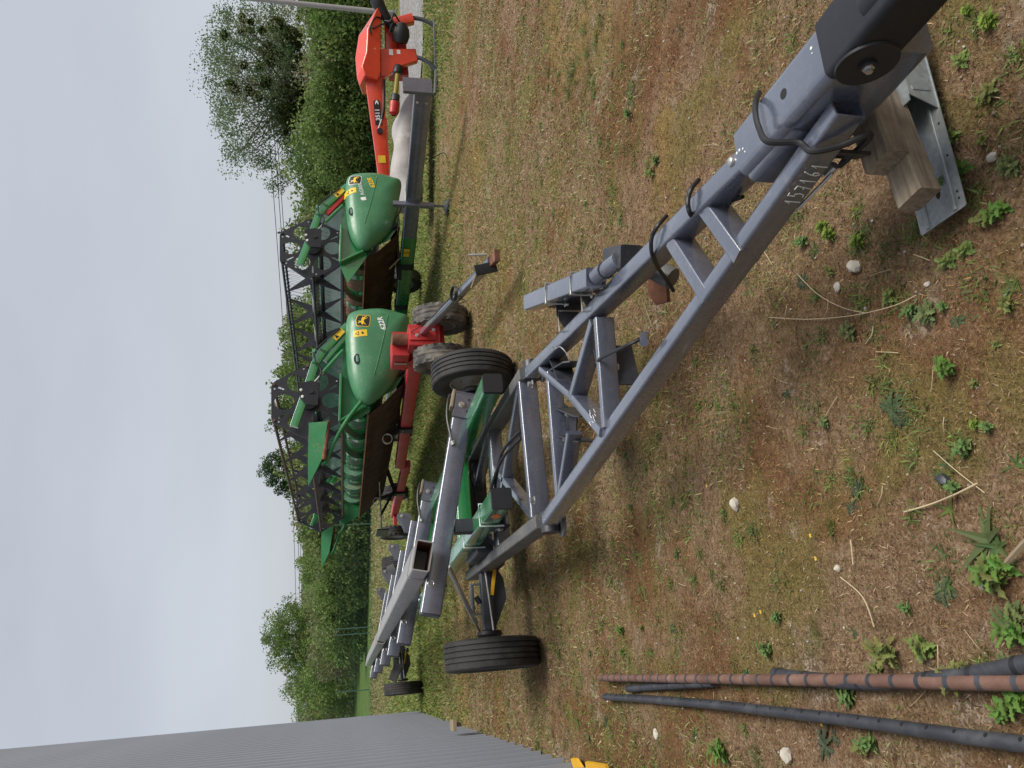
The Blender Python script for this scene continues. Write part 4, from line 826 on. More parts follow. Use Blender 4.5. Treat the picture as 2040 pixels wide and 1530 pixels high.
# cables looped over the rails and the nose
def loop(pts, r=.008, name='cable_loop'):
    m_ = D(); m_.tube(smooth_pts(pts, 7), r, 8); m_.build(name, M['cable'], T)
sN = (G(1588, 300, .47) - hL).dot(axd); rt = hL + axd * sN
loop([G(1512, 185, .47), G(1506, 200, .515), G(1505, 225, .53), G(1512, 255, .53), G(1530, 282, .525), rt + sd * -.01 + Vector((0, 0, .014)), rt + axd * .02 + sd * .040 + Vector((0, 0, .004)), rt + axd * .05 + sd * .050 + Vector((0, 0, -.05)), rt + axd * .09 + sd * .045 + Vector((0, 0, -.12)), G(1676, 328, .28), G(1686, 316, .27)], .0085)
loop([G(1392, 358, .47), G(1378, 375, .51), G(1371, 395, .52), G(1371, 412, .52), G(1376, 428, .50), G(1385, 440, .40)], .008)
loop([G(1328, 430, .47), G(1312, 448, .51), G(1300, 468, .52), G(1297, 488, .52), G(1300, 510, .50), G(1312, 535, .42), G(1330, 560, .34), G(1342, 580, .30)], .008)
mb = D(); mb.tube([G(1420, 412, .42), G(1480, 392, .42)], .007, 6); mb.build('cable_run', M['cable'], T)
# safety rod and turnbuckle slung under the near rail
pA, pB, pC = G(1482, 520, .36), G(1588, 408, .34), G(1655, 338, .33)
mb = D(); mb.tube([pA, pB], .005, 6); mb.build('tie_rod', M['zinc'], T)
for s_ in (-.011, .011):
    mb = D(); mb.tube([pB + Vector((s_, s_ * .6, 0)), pC + Vector((s_, s_ * .6, 0))], .005, 6); mb.build('turnbuckle_bar', M['steel'], T)
for p in (pB, pC):
    mb = D(); mb.lathe([(-.018, 0), (-.018, .012), (.018, .012), (.018, 0)], p, pC - pB, 8); mb.build('turnbuckle_end', M['steel'], T)
vplate(G(1640, 310, .36), G(1668, 300, .36), .26, .36, .01, 'rod_bracket', 'black')
# swung up parking jack on the far rail
jA, jB, jC, jD_ = G(1058, 603, .60), G(1186, 553, .55), G(1232, 519, .49), G(1345, 470, .46)
ja = (jB - jA).normalized()
mb = D(); mb.beam(jA, jB, .085, .085, .008); jk = mb.build('jack_sleeve', M['grey'], T)
mb = D(); mb.tube([jB, jC], .036, 18); mb.build('jack_tube', M['grey'], jk); mb = D(); mb.lathe([(0, .0), (0, .039), (.012, .039), (.012, 0)], jB.lerp(jC, .45), ja, 18); mb.build('jack_collar', M['grey_dark'], jk)
mb = D(); mb.tube([jA - ja * .045 + Vector((0, 0, -.015)), jA], .012, 8); mb.build('jack_crank_stub', M['black'], jk)
mb = D(); mb.beam(jC, jD_, .14, .14, .01); mb.build('jack_housing', M['grey_dark'], jk) if False else None
for t_ in (.42, .80):
    c = jA.lerp(jB, t_); s2 = ja.cross(Vector((0, 0, 1))).normalized(); mb = D()
    mb.tube([c - s2 * .05 - Vector((0, 0, .07)), c - s2 * .05 + Vector((0, 0, .047)), c + s2 * .05 + Vector((0, 0, .047)), c + s2 * .05 - Vector((0, 0, .07))], .0065, 8); mb.build('u_bolt', M['zinc'], jk)
    for k in (-1, 1): bolts(jk, [(c + s2 * .05 * k - Vector((0, 0, .055)), (0, 0, -1))], 'steel', .011, .018, True)
vplate(G(1105, 612, .5), G(1160, 575, .5), .40, .56, .008, 'jack_bracket', 'grey_dark', .03)
b0, b1 = Z(1122, 640), Z(1168, 598)
for c in (b0, b1):
    s2 = axd.cross(Vector((0, 0, 1))).normalized(); mb = D(); mb.plate([(-.12, -.06), (.05, -.06), (.05, .075), (-.02, .075), (-.12, .02)], .008, c + Vector((.05, 0, 0.01)), (1, .15, 0), (0, 0, 1)); mb.build('jack_bracket', M['grey_dark'], T)
    mb = D(); mb.tube([c + Vector((.055, 0, -.08)), c + Vector((.055, 0, .075)), c + Vector((-.055, -.02, .075)), c + Vector((-.055, -.02, -.08))], .0065, 8); mb.build('u_bolt', M['zinc'], T)
mb = D(); mb.tube([G(1284, 536, .30), G(1262, 520, .40)], .018, 10); mb.build('jack_leg_rod', M['grey'], T)
mb = D(); mb.plate([(-.07, -.03), (.06, -.045), (.08, .03), (-.02, .06), (-.08, .03)], .03, G(1315, 572, .22), (1, 0, .2), (0, .8, .6)); mb.build('jack_foot', M['rust'], T)
mb = D(); mb.beam(G(1222, 518, .47), G(1258, 512, .45), .10, .10, .008); mb.build('jack_box', M['grey_dark'], T)
mb = D(); mb.tube([G(1270, 520, .40), G(1340, 555, .30)], .045, 12); mb.build('jack_ram', M['grey_worn'], T)
# ------------------------------------------------------------------ combine headers on their trailers
def text_pts(body, size, bold=0.0):
    cu = bpy.data.curves.new('t', 'FONT'); cu.body = body; cu.size = size; cu.offset = bold; cu.align_x = 'CENTER'; cu.align_y = 'CENTER'; cu.resolution_u = 3
    ob = bpy.data.objects.new('t', cu); COL.objects.link(ob); bpy.context.view_layer.update()
    me = bpy.data.meshes.new_from_object(ob.evaluated_get(bpy.context.evaluated_depsgraph_get()))
    v = [tuple(p.co[:2]) for p in me.vertices]; f = [tuple(p.vertices) for p in me.polygons]
    bpy.data.objects.remove(ob); bpy.data.meshes.remove(me); bpy.data.curves.remove(cu); return v, f
HOOD = [(1.16, .655), (1.24, .80), (1.30, 1.06), (1.275, 1.35), (1.215, 1.51), (1.10, 1.565), (.83, 1.585), (.52, 1.575), (.17, 1.54), (-.06, 1.47), (-.20, 1.37), (-.225, 1.26), (-.17, 1.16), (-.02, 1.0), (.21, .85), (.53, .745), (.85, .69)]
def closed_smooth(pts, k=4):
    n = len(pts); o = []
    for i in range(n):
        a, b, c, d = [Vector(pts[(i + j) % n]) for j in (-1, 0, 1, 2)]
        for j in range(k):
            t = j / k; o.append(0.5 * ((2 * b) + (c - a) * t + (2 * a - 5 * b + 4 * c - d) * t * t + (3 * b - a - 3 * c + d) * t ** 3))
    return [(p.x, p.y) for p in o]
HO = closed_smooth(HOOD); HC = (.62, 1.17); HB, HD = -.06, .22
_ha = sorted((math.atan2(p[1] - HC[1], p[0] - HC[0]), math.hypot(p[0] - HC[0], p[1] - HC[1])) for p in HO)
_hA = np.array([a for a, r in _ha]); _hR = np.array([r for a, r in _ha])
def dome(s): return HB - HD * (max(0.0, 1 - s ** 3.2)) ** 0.55
def hood_y(x, z):
    a = math.atan2(z - HC[1], x - HC[0]); r = np.interp(a, _hA, _hR, period=2 * math.pi); return dome(min(1.0, math.hypot(x - HC[0], z - HC[1]) / r))
def decal(parent, name, polys2d, c, ang, mat, lift=.003):
    """flat print laid on the shield: list of (verts, faces) in its own plane"""
    ca, sa = math.cos(ang), math.sin(ang); mb = MB()
    for v, f in polys2d:
        tr_ = []
        for q in f:
            for k in range(1, len(q) - 1): tr_.append([Vector(v[q[0]]).to_2d(), Vector(v[q[k]]).to_2d(), Vector(v[q[k + 1]]).to_2d()])
        while tr_:
            t = tr_.pop(); e3 = [((t[k] - t[(k + 1) % 3]).length, k) for k in range(3)]; L_, k = max(e3)
            if L_ > .05:
                a, b, c3 = t[k], t[(k + 1) % 3], t[(k + 2) % 3]; m_ = (a + b) / 2; tr_ += [[a, m_, c3], [m_, b, c3]]; continue
            P = []
            for p in t:
                X = c[0] + p.x * ca - p.y * sa; Z_ = c[1] + p.x * sa + p.y * ca; P.append((X, hood_y(X, Z_) - lift, Z_))
            mb.add(P, [(0, 1, 2)])
    return mb.build(name, mat, parent, 0)
def poly(pts):
    t = tessellate_polygon([[Vector((p[0], p[1], 0)) for p in pts]]); return (list(pts), [tuple(i) for i in t])
def rrect(w_, h_, r, n=4):
    o = []
    for (cx, cy, a0) in ((1, 1, 0), (-1, 1, 90), (-1, -1, 180), (1, -1, 270)):
        for k in range(n): t = R(a0 + 90 * k / (n - 1)); o.append((cx * (w_ / 2 - r) + r * math.cos(t), cy * (h_ / 2 - r) + r * math.sin(t)))
    return o
DEER = [(-.46, .02), (-.36, .10), (-.27, .13), (-.22, .24), (-.33, .34), (-.27, .45), (-.24, .36), (-.16, .30), (-.10, .42), (-.05, .34), (-.10, .22), (-.02, .14), (.16, .16), (.30, .08), (.44, .12), (.36, .0), (.46, -.16), (.50, -.36), (.40, -.22), (.30, -.12), (.24, -.20), (.40, -.40), (.26, -.32), (.12, -.10), (-.06, -.06), (-.22, -.12), (-.40, -.30), (-.46, -.40), (-.40, -.22), (-.28, -.04), (-.40, -.06)]
def holes_hex(Rr, c):
    o = []
    for k in range(6):
        a = R(60 * k + 30 + 2); cx, cy = c[0] + math.cos(a) * Rr * .58, c[1] + math.sin(a) * Rr * .58
        o.append([(cx + .172 * Rr * (1.15 * math.cos(t) * math.cos(a) - 1.0 * math.sin(t) * math.sin(a)) * 1.25, cy + .172 * Rr * (1.15 * math.cos(t) * math.sin(a) + 1.0 * math.sin(t) * math.cos(a)) * 1.25) for t in [j * math.pi / 7 for j in range(14)]])
        a = R(60 * k + 2); ca, sa = math.cos(a), math.sin(a)
        o.append([(c[0] + Rr * (u * ca - v * sa), c[1] + Rr * (u * sa + v * ca)) for u, v in ((.60, -.014), (.82, -.030), (.84, 0), (.82, .030), (.60, .014))])
    return o
def make_header(loc, ang, label, near_divider, logo, dirty):
    Hd = thing('grain_header', loc, -ang, label, 'grain header'); L = 6.72
    gs = M['green_worn'] if dirty else M['green']; RC = (-.095, 2.10); RR = .565
    # side shields ----------------------------------------------------------
    def shield(y0, sg, name):
        mb = MB(); rings = [1.0, .985, .955, .92, .88, .83, .77, .70, .62, .53, .43, .32, .2]; n = len(HO); V_ = []
        for s in rings: V_ += [(HC[0] + (x - HC[0]) * s, y0 + sg * dome(s), HC[1] + (z - HC[1]) * s) for x, z in HO]
        V_ += [(HC[0], y0 + sg * dome(0), HC[1])] + [(HC[0] + (x - HC[0]) * .985, y0 + sg * (HB + .045), HC[1] + (z - HC[1]) * .985) for x, z in HO]
        F_ = [(r * n + i, r * n + (i + 1) % n, (r + 1) * n + (i + 1) % n, (r + 1) * n + i) for r in range(len(rings) - 1) for i in range(n)]
        c = len(rings) * n; F_ += [((len(rings) - 1) * n + i, (len(rings) - 1) * n + (i + 1) % n, c) for i in range(n)]
        F_ += [(i, c + 1 + i, c + 1 + (i + 1) % n, (i + 1) % n) for i in range(n)]; mb.add(V_, F_); return mb.build(name, M['green_shield'], Hd, 50)
    sh = shield(0, 1, 'side_shield'); shield(L, -1, 'side_shield')
    dx, dzz = (0.03, .09) if logo else (0, 0)
    ec = (1.01 + dx * .5, 1.335 + dzz)
    body = [(-.094, -.07), (-.082, -.09), (0, -.098), (.082, -.09), (.094, -.07), (.094, .06), (.08, .083), (0, .098), (-.08, .083), (-.094, .06)]
    e = decal(sh, 'emblem', [poly([(x * 1.10, y * 1.10) for x, y in body])], ec, R(-6), M['yellow'] if not logo else M['white'], .003)
    decal(e, 'emblem_ground', [poly(body)], ec, R(-6), M['ink'], .0045) if False else None
    decal(sh, 'emblem_ground', [poly(body)], ec, R(-6), M['ink'], .0050)
    decal(sh, 'emblem_deer', [poly([(x * .165, y * .165) for x, y in DEER])], ec, R(-6), M['yellow'], .0070)
    v, f = text_pts('622R', .105, .003); v = [(x * 1.05 + y * .2, y) for x, y in v]
    decal(sh, 'model_number', [(v, f)], (.965, 1.065 + dzz * 1.1), R(15), M['yellow'] if logo else M['white'], .004)
    decal(sh, 'crease_line', [([(-.50, -.004), (.48, -.004), (.48, .004), (-.50, .004)] if 0 else [(-.5 + i * .1, -.004) for i in range(11)] + [(-.5 + i * .1, .004) for i in range(11)], [(i, i + 1, 12 + i, 11 + i) for i in range(10)])], (.63, 1.055 + dzz * .5), R(-12 + 0), M['mint'], .003) if False else None
    pts = smooth_pts([(1.14, 0, 1.075), (1.125, 0, .985), (1.05, 0, .985), (.8, 0, 1.03), (.45, 0, 1.11), (.15, 0, 1.19)], 5); mb = MB(); mb.tube([(p.x, hood_y(p.x, p.z + dzz) - .001, p.z + dzz) for p in pts], .0055, 6); mb.build('moulded_crease', M['green_shield'], sh)
    w0 = decal(sh, 'warning_sticker', [poly(rrect(.105, .195, .006))], (.80, 1.375 + dzz * 1.45), R(3), M['yellow'], .004)
    tri = [(-.035, .02), (.035, .02), (0, .08)]; tin = [(-.018, .029), (.018, .029), (0, .062)]
    decal(sh, 'warning_symbol', [poly(tri)], (.80, 1.375 + dzz * 1.45), R(3), M['ink'], .0055); decal(sh, 'warning_symbol', [poly(tin)], (.80, 1.375 + dzz * 1.45), R(3), M['yellow'], .007)
    decal(sh, 'warning_symbol', [poly([(-.012, -.05), (.014, -.045), (.02, -.02), (-.004, -.012), (-.02, -.03)])], (.80, 1.375 + dzz * 1.45), R(3), M['ink'], .0055)
    if logo:
        v, f = text_pts('AGREOM', .085); decal(sh, 'dealer_sticker', [(v, f)], (.86, 1.335), R(11), M['white'], .004)
        decal(sh, 'dealer_sticker', [poly([(-.03, -.04), (.035, -.04), (.035, .045), (.0, .045), (-.03, .02)])], (.615, 1.29), R(11), M['white'], .004)
        v, f = text_pts('622R', .04); decal(sh, 'serial_sticker', [(v, f)], (.98, 1.56), R(4), M['mint'], .004) if False else None
    hx, hz_ = .40, 1.42 + dzz * .7; mb = MB()
    mb.lathe([(0, .055), (.004, .062), (.010, .058), (.010, .0)], (0, 0, 0), (0, -1, 0), 20)
    mb.v = [Vector((hx + v_.x * 1.35, hood_y(hx, hz_) - .001 + v_.y, hz_ + v_.z * .8)) for v_ in mb.v]; mb.build('latch_recess', M['grey_dark'], sh)
    mb = MB(); mb.beam((hx - .045, hood_y(hx, hz_) - .014, hz_ - .006), (hx + .05, hood_y(hx, hz_) - .014, hz_ + .002), .012, .034, .005); mb.build('latch', M['green_pan'], sh)
    # end plates -------------------------------------------------------------
    for y0, sg in ((0, 1), (L, -1)):
        out_ = [(1.15, .70), (1.2, 1.5), (.6, 1.62), (.23, 1.645), (-.46, 1.67)] + ([(-.80, 1.55)] if not near_divider and sg == 1 else [(-.50, 1.62)]) + [(-.31, 1.25), (-.16, 1.235), (.05, .88), (.35, .70)]
        mb = MB(); mb.plate(out_, .012, (0, y0 + sg * .03, 0), (1, 0, 0), (0, 0, 1)); ep = mb.build('end_plate', gs, Hd)
        mb = MB(); mb.beam((.25, y0 - sg * .02, 1.645), (-.46, y0 - sg * .02, 1.665), .11, .035, .006); mb.beam((-.45, y0 - sg * .02, 1.655), (-.235, y0 - sg * .02, 1.30), .10, .03, .006); mb.build('flange', gs, ep)
        mb = MB(); mb.beam((-.20, y0 + sg * .0, 1.28), (.35, y0 - sg * .02, .74), .05, .05, .01); mb.build('skid_rib', M['black'], ep)
    # crop dividers
    for y0, sg in ((0, 1), (L, -1)):
        if sg == 1 and not near_divider: continue
        y1 = y0 - sg * .12
        mb = MB(); V_ = [(-.52, y1 - .10, 1.82), (-.52, y1 + .10, 1.80), (-.52, y1 + .07, 2.05), (-.52, y1 - .05, 2.075), (-1.06, y1 - .05, 1.905), (-1.06, y1 + .05, 1.90), (-1.08, y1 + .03, 2.07), (-1.08, y1 - .03, 2.08), (-1.40, y1, 2.07)]
        mb.add(V_, [(0, 1, 2, 3), (0, 3, 7, 4), (3, 2, 6, 7), (2, 1, 5, 6), (1, 0, 4, 5), (4, 7, 8), (7, 6, 8), (6, 5, 8), (5, 4, 8)]); dv = mb.build('crop_divider', M['green_worn'], Hd, 20)
        mb = MB(); mb.tube(smooth_pts([(-.20, y1, 1.37), (-.48, y1, 1.57), (-.80, y1, 1.74), (-1.04, y1, 1.83), (-1.10, y1, 1.90)]), .028, 10); mb.build('divider_tube', gs, dv)
        mb = MB(); mb.tube([(-.50, y1 - sg * .05, 1.81), (-1.05, y1 - sg * .05, 1.87)], .032, 10); mb.build('divider_roller', M['rust'], dv)
    # trough, back wall, underside -------------------------------------------
    tr = [(-.33, 1.275), (-.20, 1.20), (-.05, 1.10), (.15, 1.03), (.35, 1.05), (.50, 1.16), (.58, 1.35), (.61, 1.60)]
    def sheet(prof, mat, name, th=.008, parent=Hd):
        mb = MB(); n = len(prof); pr = [(x, z) for x, z in prof] + [(x + .006, z - th) for x, z in reversed(prof)]
        mb.plate(pr, L - .07, (0, L / 2, 0), (1, 0, 0), (0, 0, 1)); return mb.build(name, mat, parent, 40)
    sheet(tr, M['green_worn'] if dirty else M['green_pan'], 'trough')
    sheet([(.612, 1.60), (.64, 1.98), (.66, 2.0)], M['mint'] if not dirty else M['green_pan'], 'back_wall')
    mb = MB(); mb.beam((.70, .04, 1.66), (.70, L - .04, 1.66), .16, .14, .02); mb.build('top_beam', M['green'], Hd); mb = MB(); mb.beam((.66, .04, 2.03), (.66, L - .04, 2.03), .05, .05, .01); mb.build('top_rail', M['green_pan'], Hd)
    und = sheet([(-.335, 1.26), (-.18, 1.07), (.02, .88), (.14, .76), (.40, .70), (.95, .76)], M['under'], 'underside', .012)
    for i in range(28):
        yy = .2 + i * (L - .4) / 27; mb = MB()
        mb.plate([(-.30, 1.20), (.04, .84), (.16, .735), (.42, .675), (.42, .69), (.16, .752), (.04, .862), (-.28, 1.20)], .035, (0, yy, 0), (1, 0, 0), (0, 0, 1)); mb.build('skid_shoe', M['under'], und)
    mb = MB(); mb.beam((-.34, .05, 1.268), (-.34, L - .05, 1.268), .05, .022, .004); kb = mb.build('cutter_bar', M['rust'], Hd)
    mb = MB()
    for i in range(88):
        yy = .08 + i * (L - .16) / 87; mb.add([(-.36, yy - .018, 1.262), (-.36, yy + .018, 1.262), (-.36, yy, 1.285), (-.46, yy, 1.275)], [(0, 1, 2), (0, 2, 3), (2, 1, 3), (1, 0, 3)])
    o = mb.build('knife_guards', M['rust'], Hd, 0); o['kind'] = 'stuff'
    mb = MB(); mb.lathe([(0, 0), (0, .20), (L - .1, .20), (L - .1, 0)], (.14, .05, 1.36), (0, 1, 0), 30); am = M['auger_green'] if dirty else M['auger']; au = mb.build('auger_tube', am, Hd)
    for i in range(12):
        yy = .45 + i * .53; mb = MB(); mb.lathe([(0, .19), (0, .212), (.13, .212), (.13, .19)], (.14, yy, 1.36), (0, 1, 0), 30); mb.build('auger_band', M['green'], au)
    fl = []; mb = MB(); N = 260
    for i in range(N + 1):
        t = i / N; a = t * 2 * math.pi * 6 * (1 if t < .5 else -1); yy = .08 + t * (L - .16); fl += [(.14 + .2 * math.cos(a), yy, 1.36 + .2 * math.sin(a)), (.14 + .295 * math.cos(a), yy, 1.36 + .295 * math.sin(a))]
    mb.add(fl, [(2 * i, 2 * i + 1, 2 * i + 3, 2 * i + 2) for i in range(N)]); mb.build('auger_flight', am, au, 60)
    # reel ---------------------------------------------------------------------
    hexo = []
    for k in range(6):
        for d_ in (-5, 0, 5): a = R(60 * k + 2 + d_); rr_ = RR * (1.0 if d_ == 0 else .985); hexo.append((RC[0] + rr_ * math.cos(a), RC[1] + rr_ * math.sin(a)))
    reel = MB(); reel.tube([(RC[0], .12, RC[1]), (RC[0], L - .12, RC[1])], .062, 16); rl = reel.build('reel_tube', M['zinc'] if not dirty else M['rail'], Hd)
    mb = MB(); mb.tube([(RC[0] + .05, .2, RC[1] - .13), (RC[0] + .05, L - .2, RC[1] - .13)], .035, 10); mb.build('drive_shaft', M['black'], Hd)
    for yy in (.13, L - .13):
        mb = MB(); mb.plate(hexo, .010, (0, yy, 0), (1, 0, 0), (0, 0, 1), holes_hex(RR, RC)); pl = mb.build('reel_end_plate', M['black_plate'], Hd)
        for k in range(6): bolts(pl, [((RC[0] + .50 * math.cos(R(60 * k + 8)), yy - .006, RC[1] + .50 * math.sin(R(60 * k + 8))), (0, -1, 0))], 'steel', .009, .008)
        mb = MB(); mb.lathe([(-.03, 0), (-.03, .13), (.03, .13), (.03, 0)], (RC[0], yy, RC[1]), (0, 1, 0), 20); mb.build('reel_hub', M['black'], pl)
    for i in range(5):
        yy = 1.05 + i * 1.15; mb = MB()
        for k in range(6):
            a = R(60 * k + 2); ca, sa = math.cos(a), math.sin(a); P = lambda u, v: (RC[0] + u * ca - v * sa, RC[1] + u * sa + v * ca)
            mb.plate([P(.05, -.085), P(.53, -.010), P(.53, .010), P(.05, .085)], .008, (0, yy + .004 * (k % 2), 0), (1, 0, 0), (0, 0, 1))
        mb.lathe([(-.02, 0), (-.02, .10), (.02, .10), (.02, 0)], (RC[0], yy, RC[1]), (0, 1, 0), 16); mb.build('reel_spider', M['black_plate'], Hd)
    bar_m = M['tinebar'] if dirty else M['black_plate']
    for k in range(6):
        a = R(60 * k + 2); bx, bz = RC[0] + (RR - .025) * math.cos(a), RC[1] + (RR - .025) * math.sin(a); mb = MB(); mb.tube([(bx, .10, bz), (bx, L - .10, bz)], .021, 10); ba = mb.build('reel_bat', bar_m, Hd)
        mb = MB(); ty = .22
        while ty < L - .2:
            mb.tube([(bx, ty, bz), (bx + .035, ty + .012, bz - .02), (bx + .05, ty, bz - .05), (bx - .01, ty, bz - .27)], [.009, .007, .0032, .002], 3); ty += .12
        o = mb.build('tines', bar_m, ba, 60); o['kind'] = 'stuff'
    # reel arms -------------------------------------------------------------------
    for yy, sg in ((-.06, 1), (L + .06, -1)):
        mb = MB(); A_ = [(1.0, 1.56), (.60, 1.90), (.40, 2.005), (-.02, 2.12), (-.52, 2.27)]
        for p, q in zip(A_[:-1], A_[1:]):
            e = Vector((q[0] - p[0], 0, q[1] - p[1])).normalized() * .02; mb.beam(Vector((p[0], yy, p[1])) - e, Vector((q[0], yy, q[1])) + e, .055, .115, .008)
        ar = mb.build('reel_arm', M['green'], Hd)
        mb = MB(); mb.beam((.95, yy + sg * .02, 1.50), (.45, yy + sg * .02, 1.87), .05, .07, .008); mb.build('arm_brace', M['green'] if near_divider else M['red'], ar)
        mb = MB(); mb.tube([(.60, yy - sg * .04, 1.62), (.25, yy - sg * .04, 1.90)], .026, 10); mb.build('lift_cylinder', M['green'], ar); mb = MB(); mb.tube([(.25, yy - sg * .04, 1.90), (.08, yy - sg * .04, 2.03)], .013, 8); mb.build('cylinder_rod', M['steel'], ar)
        mb = MB(); mb.plate([(-.20, -.14), (.13, -.15), (.16, -.05), (.12, .12), (-.10, .10), (-.20, .02)], .03, (RC[0] + .06, yy - sg * .04, RC[1]), (1, 0, 0), (0, 0, 1)); bp = mb.build('bearing_bracket', M['black'], ar)
        bolts(bp, [((RC[0] + dx_, yy - sg * .055, RC[1] + dz_), (0, -sg, 0)) for dx_, dz_ in ((-.02, .07), (.08, .09))], 'white', .014, .01)
        mb = MB(); mb.lathe([(0, .03), (.02, .03), (.02, 0)], (RC[0] + .05, yy - sg * .055, RC[1] - .05), (0, -sg, 0), 12); mb.build('bearing_cap', M['plastic'], bp)
        mb = MB(); mb.tube(smooth_pts([(.95, yy - sg * .04, 1.66), (.62, yy - sg * .05, 1.98), (.42, yy - sg * .06, 2.0), (.30, yy - sg * .06, 1.92), (.15, yy - sg * .05, 1.95)]), .011, 7); mb.build('hydraulic_hose', M['cable'], ar)
        if sg == 1:
            e = Vector((-.40, 0, .34)).normalized(); u_ = Vector((.34, 0, .40)).normalized(); c = Vector((.86, yy - .031, 1.68)); mb = MB()
            mb.plate(rrect(.19, .085, .004), .004, c, -e, u_); ws_ = mb.build('warning_sticker', M['yellow'], ar); mb = MB(); mb.plate([(-.03, -.025), (.03, -.025), (0, .03)], .003, c - e * -.045 + Vector((0, -.004, 0)), -e, u_); mb.build('warning_symbol', M['ink'], ws_)
    mb = MB(); mb.tube(smooth_pts([(-.20, -.10, 1.30), (.0, -.13, 1.08), (.2, -.11, .90), (.5, -.06, .72), (.7, -.02, .66)]), .012, 7); mb.build('drive_cable', M['cable'], Hd)
    mb = MB(); mb.beam((.30, .02, .80), (.30, .9, .74), .12, .12); mb.build('gearbox_mount', M['black'], Hd)
    return Hd
ANG_A, ANG_B = R(-24), R(-22)
OA, OB = (2.33, 12.7, 0.0), (-.11, 11.2, 0.0)
HA = make_header(OA, ANG_A, 'green grain header with white dealer lettering on its rounded side shield, farther back', False, True, False)
HBo = make_header(OB, ANG_B, 'green grain header with rusty reel bats and long crop divider on the red trailer', True, False, True)
# trailer under the farther header: slate grey drawbar tube and green chassis
TAo = thing('header_trailer', OA, -ANG_A, 'header trailer with slate grey front beam and dark green chassis', 'trailer')
bm_y = lambda y: .55 - .012 * y
mb = MB(); mb.beam((.40, -2.95, .585), (.22, .12, .535), .15, .235, .02); fb = mb.build('front_beam', M['grey'], TAo)
mb = MB(); mb.beam((.22, .10, .532), (.10, 7.4, .47), .16, .245, .02); cb = mb.build('chassis_beam', M['green'], TAo)
for i, (yy, cl) in enumerate(((.55, 'yellow'), (.42, 'yellow'))):
    mb = MB(); mb.plate(rrect(.10, .10, .005), .004, (.115 - .0, yy, .56), (0, -1, 0), (0, 0, 1)); mb.build('warning_sticker', M['yellow'], cb)
mb = MB(); mb.box((.41, -2.985, .66), (.24, .05, .38)); mb.build('front_plate', M['grey'], TAo)
bolts(fb, [((.40 + s * .02, -2.952 - .0, .57 + s * .05), (0, -1, 0)) for s in (-1, 1)], 'zinc', .014, .015)
bolts(fb, [((.312, -2.80, .585 + s * .06), (-1, 0, 0)) for s in (-1, 1)], 'zinc', .016, .016)
mb = MB(); mb.beam((.30 - .13, -.78, .22), (.30 - .13, -.78, .86), .075, .075, .008, (0, 1, 0)); jk = mb.build('parking_jack', M['grey'], TAo)
mb = MB(); mb.tube([(.17, -.78, .24), (.17, -.78, .02)], .022, 10); mb.lathe([(0, 0), (0, .15), (.02, .15), (.07, .06), (.07, 0)], (.17, -.78, -.01), (0.25, 0, 1), 8); mb.build('jack_foot', M['grey_worn'], jk)
for z in (.45, .66):
    mb = MB(); mb.beam((.12, -.78, z), (.42, -.78, z), .02, .02, .004); mb.build('u_bolt', M['steel'], jk)
for yy in (.95, 2.35):
    mb = MB(); mb.beam((.11 - .012 * yy + .09, yy - .07, .525), (.11 - .012 * yy + .09, yy + .07, .52), .172, .258, .02); mb.build('clamp_band', M['black'], cb)
for yy, xs in ((3.4, (-.55, 1.35)), (6.9, (-.75, 1.15))):
    mb = MB(); mb.beam((xs[0], yy, .37), (xs[1], yy, .37), .09, .09); ax_ = mb.build('axle_beam', M['grey_dark'], TAo)
    for x in xs: wheel(TAo, (x, yy, .36), (1, 0, 0), .365, .26, .20, M['tyre'], 'lug', 40)
for yy in (.9, 3.2, 5.8):
    mb = MB(); mb.beam((-.15, yy, .66), (.95, yy, .70), .08, .08); mb.build('cradle_arm', M['black'], TAo); mb = MB(); mb.beam((.18, yy, .5), (.18, yy, .70), .1, .1, .01, (0, 1, 0)); mb.build('cradle_post', M['black'], TAo)
    mb = MB(); mb.tube([(-.02, yy - .1, .84), (.22, yy - .15, .62)], .016, 8); mb.build('tie_rod', M['zinc'], TAo)
mb = MB(); mb.box((-.30, 2.5, .78), (.10, .14, .08)); mb.build('lamp', M['amber'], TAo)
mb = MB(); mb.tube(smooth_pts([(.31, -1.7, .48), (.30, -1.72, .36), (.27, -1.9, .20), (.30, -1.75, .12)]), .006, 6); mb.build('cable', M['cable'], TAo)
# red trailer under the nearer header
TBo = thing('header_trailer', OB, -ANG_B, 'red header trailer with muddy steering wheels and grey drawbar', 'trailer')
STE = R(13); axs = Vector((math.cos(STE + R(22) * 0), math.sin(STE), 0))
for x, yy in ((.46, -1.42), (-.09, -1.36)): wheel(TBo, (x, yy, .37), (math.cos(R(-7)), math.sin(R(-7)), 0), .372, .25, .20, M['tyre_mud'], 'lug', 40)
mb = MB(); mb.beam((.0, -1.45, .37), (.38, -1.33, .37), .08, .08); mb.build('axle_beam', M['red'], TBo)
mb = MB(); mb.beam((.18, -1.40, .40), (.18, -1.40, .80), .30, .26, .015, (0, 1, 0)); hub = mb.build('steering_block', M['red'], TBo)
mb = MB(); mb.beam((.10, -1.54, .62), (.26, -1.54, .62), .03, .34, .006); mb.build('hitch_ear', M['red'], hub); bolts(hub, [((.16, -1.56, .70), (0, -1, 0)), ((.24, -1.56, .48), (0, -1, 0))], 'zinc', .016, .014)
mb = MB(); mb.tube([(.18, -1.38, .80), (.18, -1.38, 1.0)], .075, 20); mb.build('pivot_post', M['rust'], TBo)
mb = MB(); mb.beam((.16, -1.30, .885), (.14, -.86, .885), .34, .22, .02); gn = mb.build('gooseneck', M['red'], TBo)
mb = MB(); mb.beam((.15, -.95, .80), (.15, -.72, .60), .22, .24, .02); mb.build('gooseneck_web', M['red'], gn)
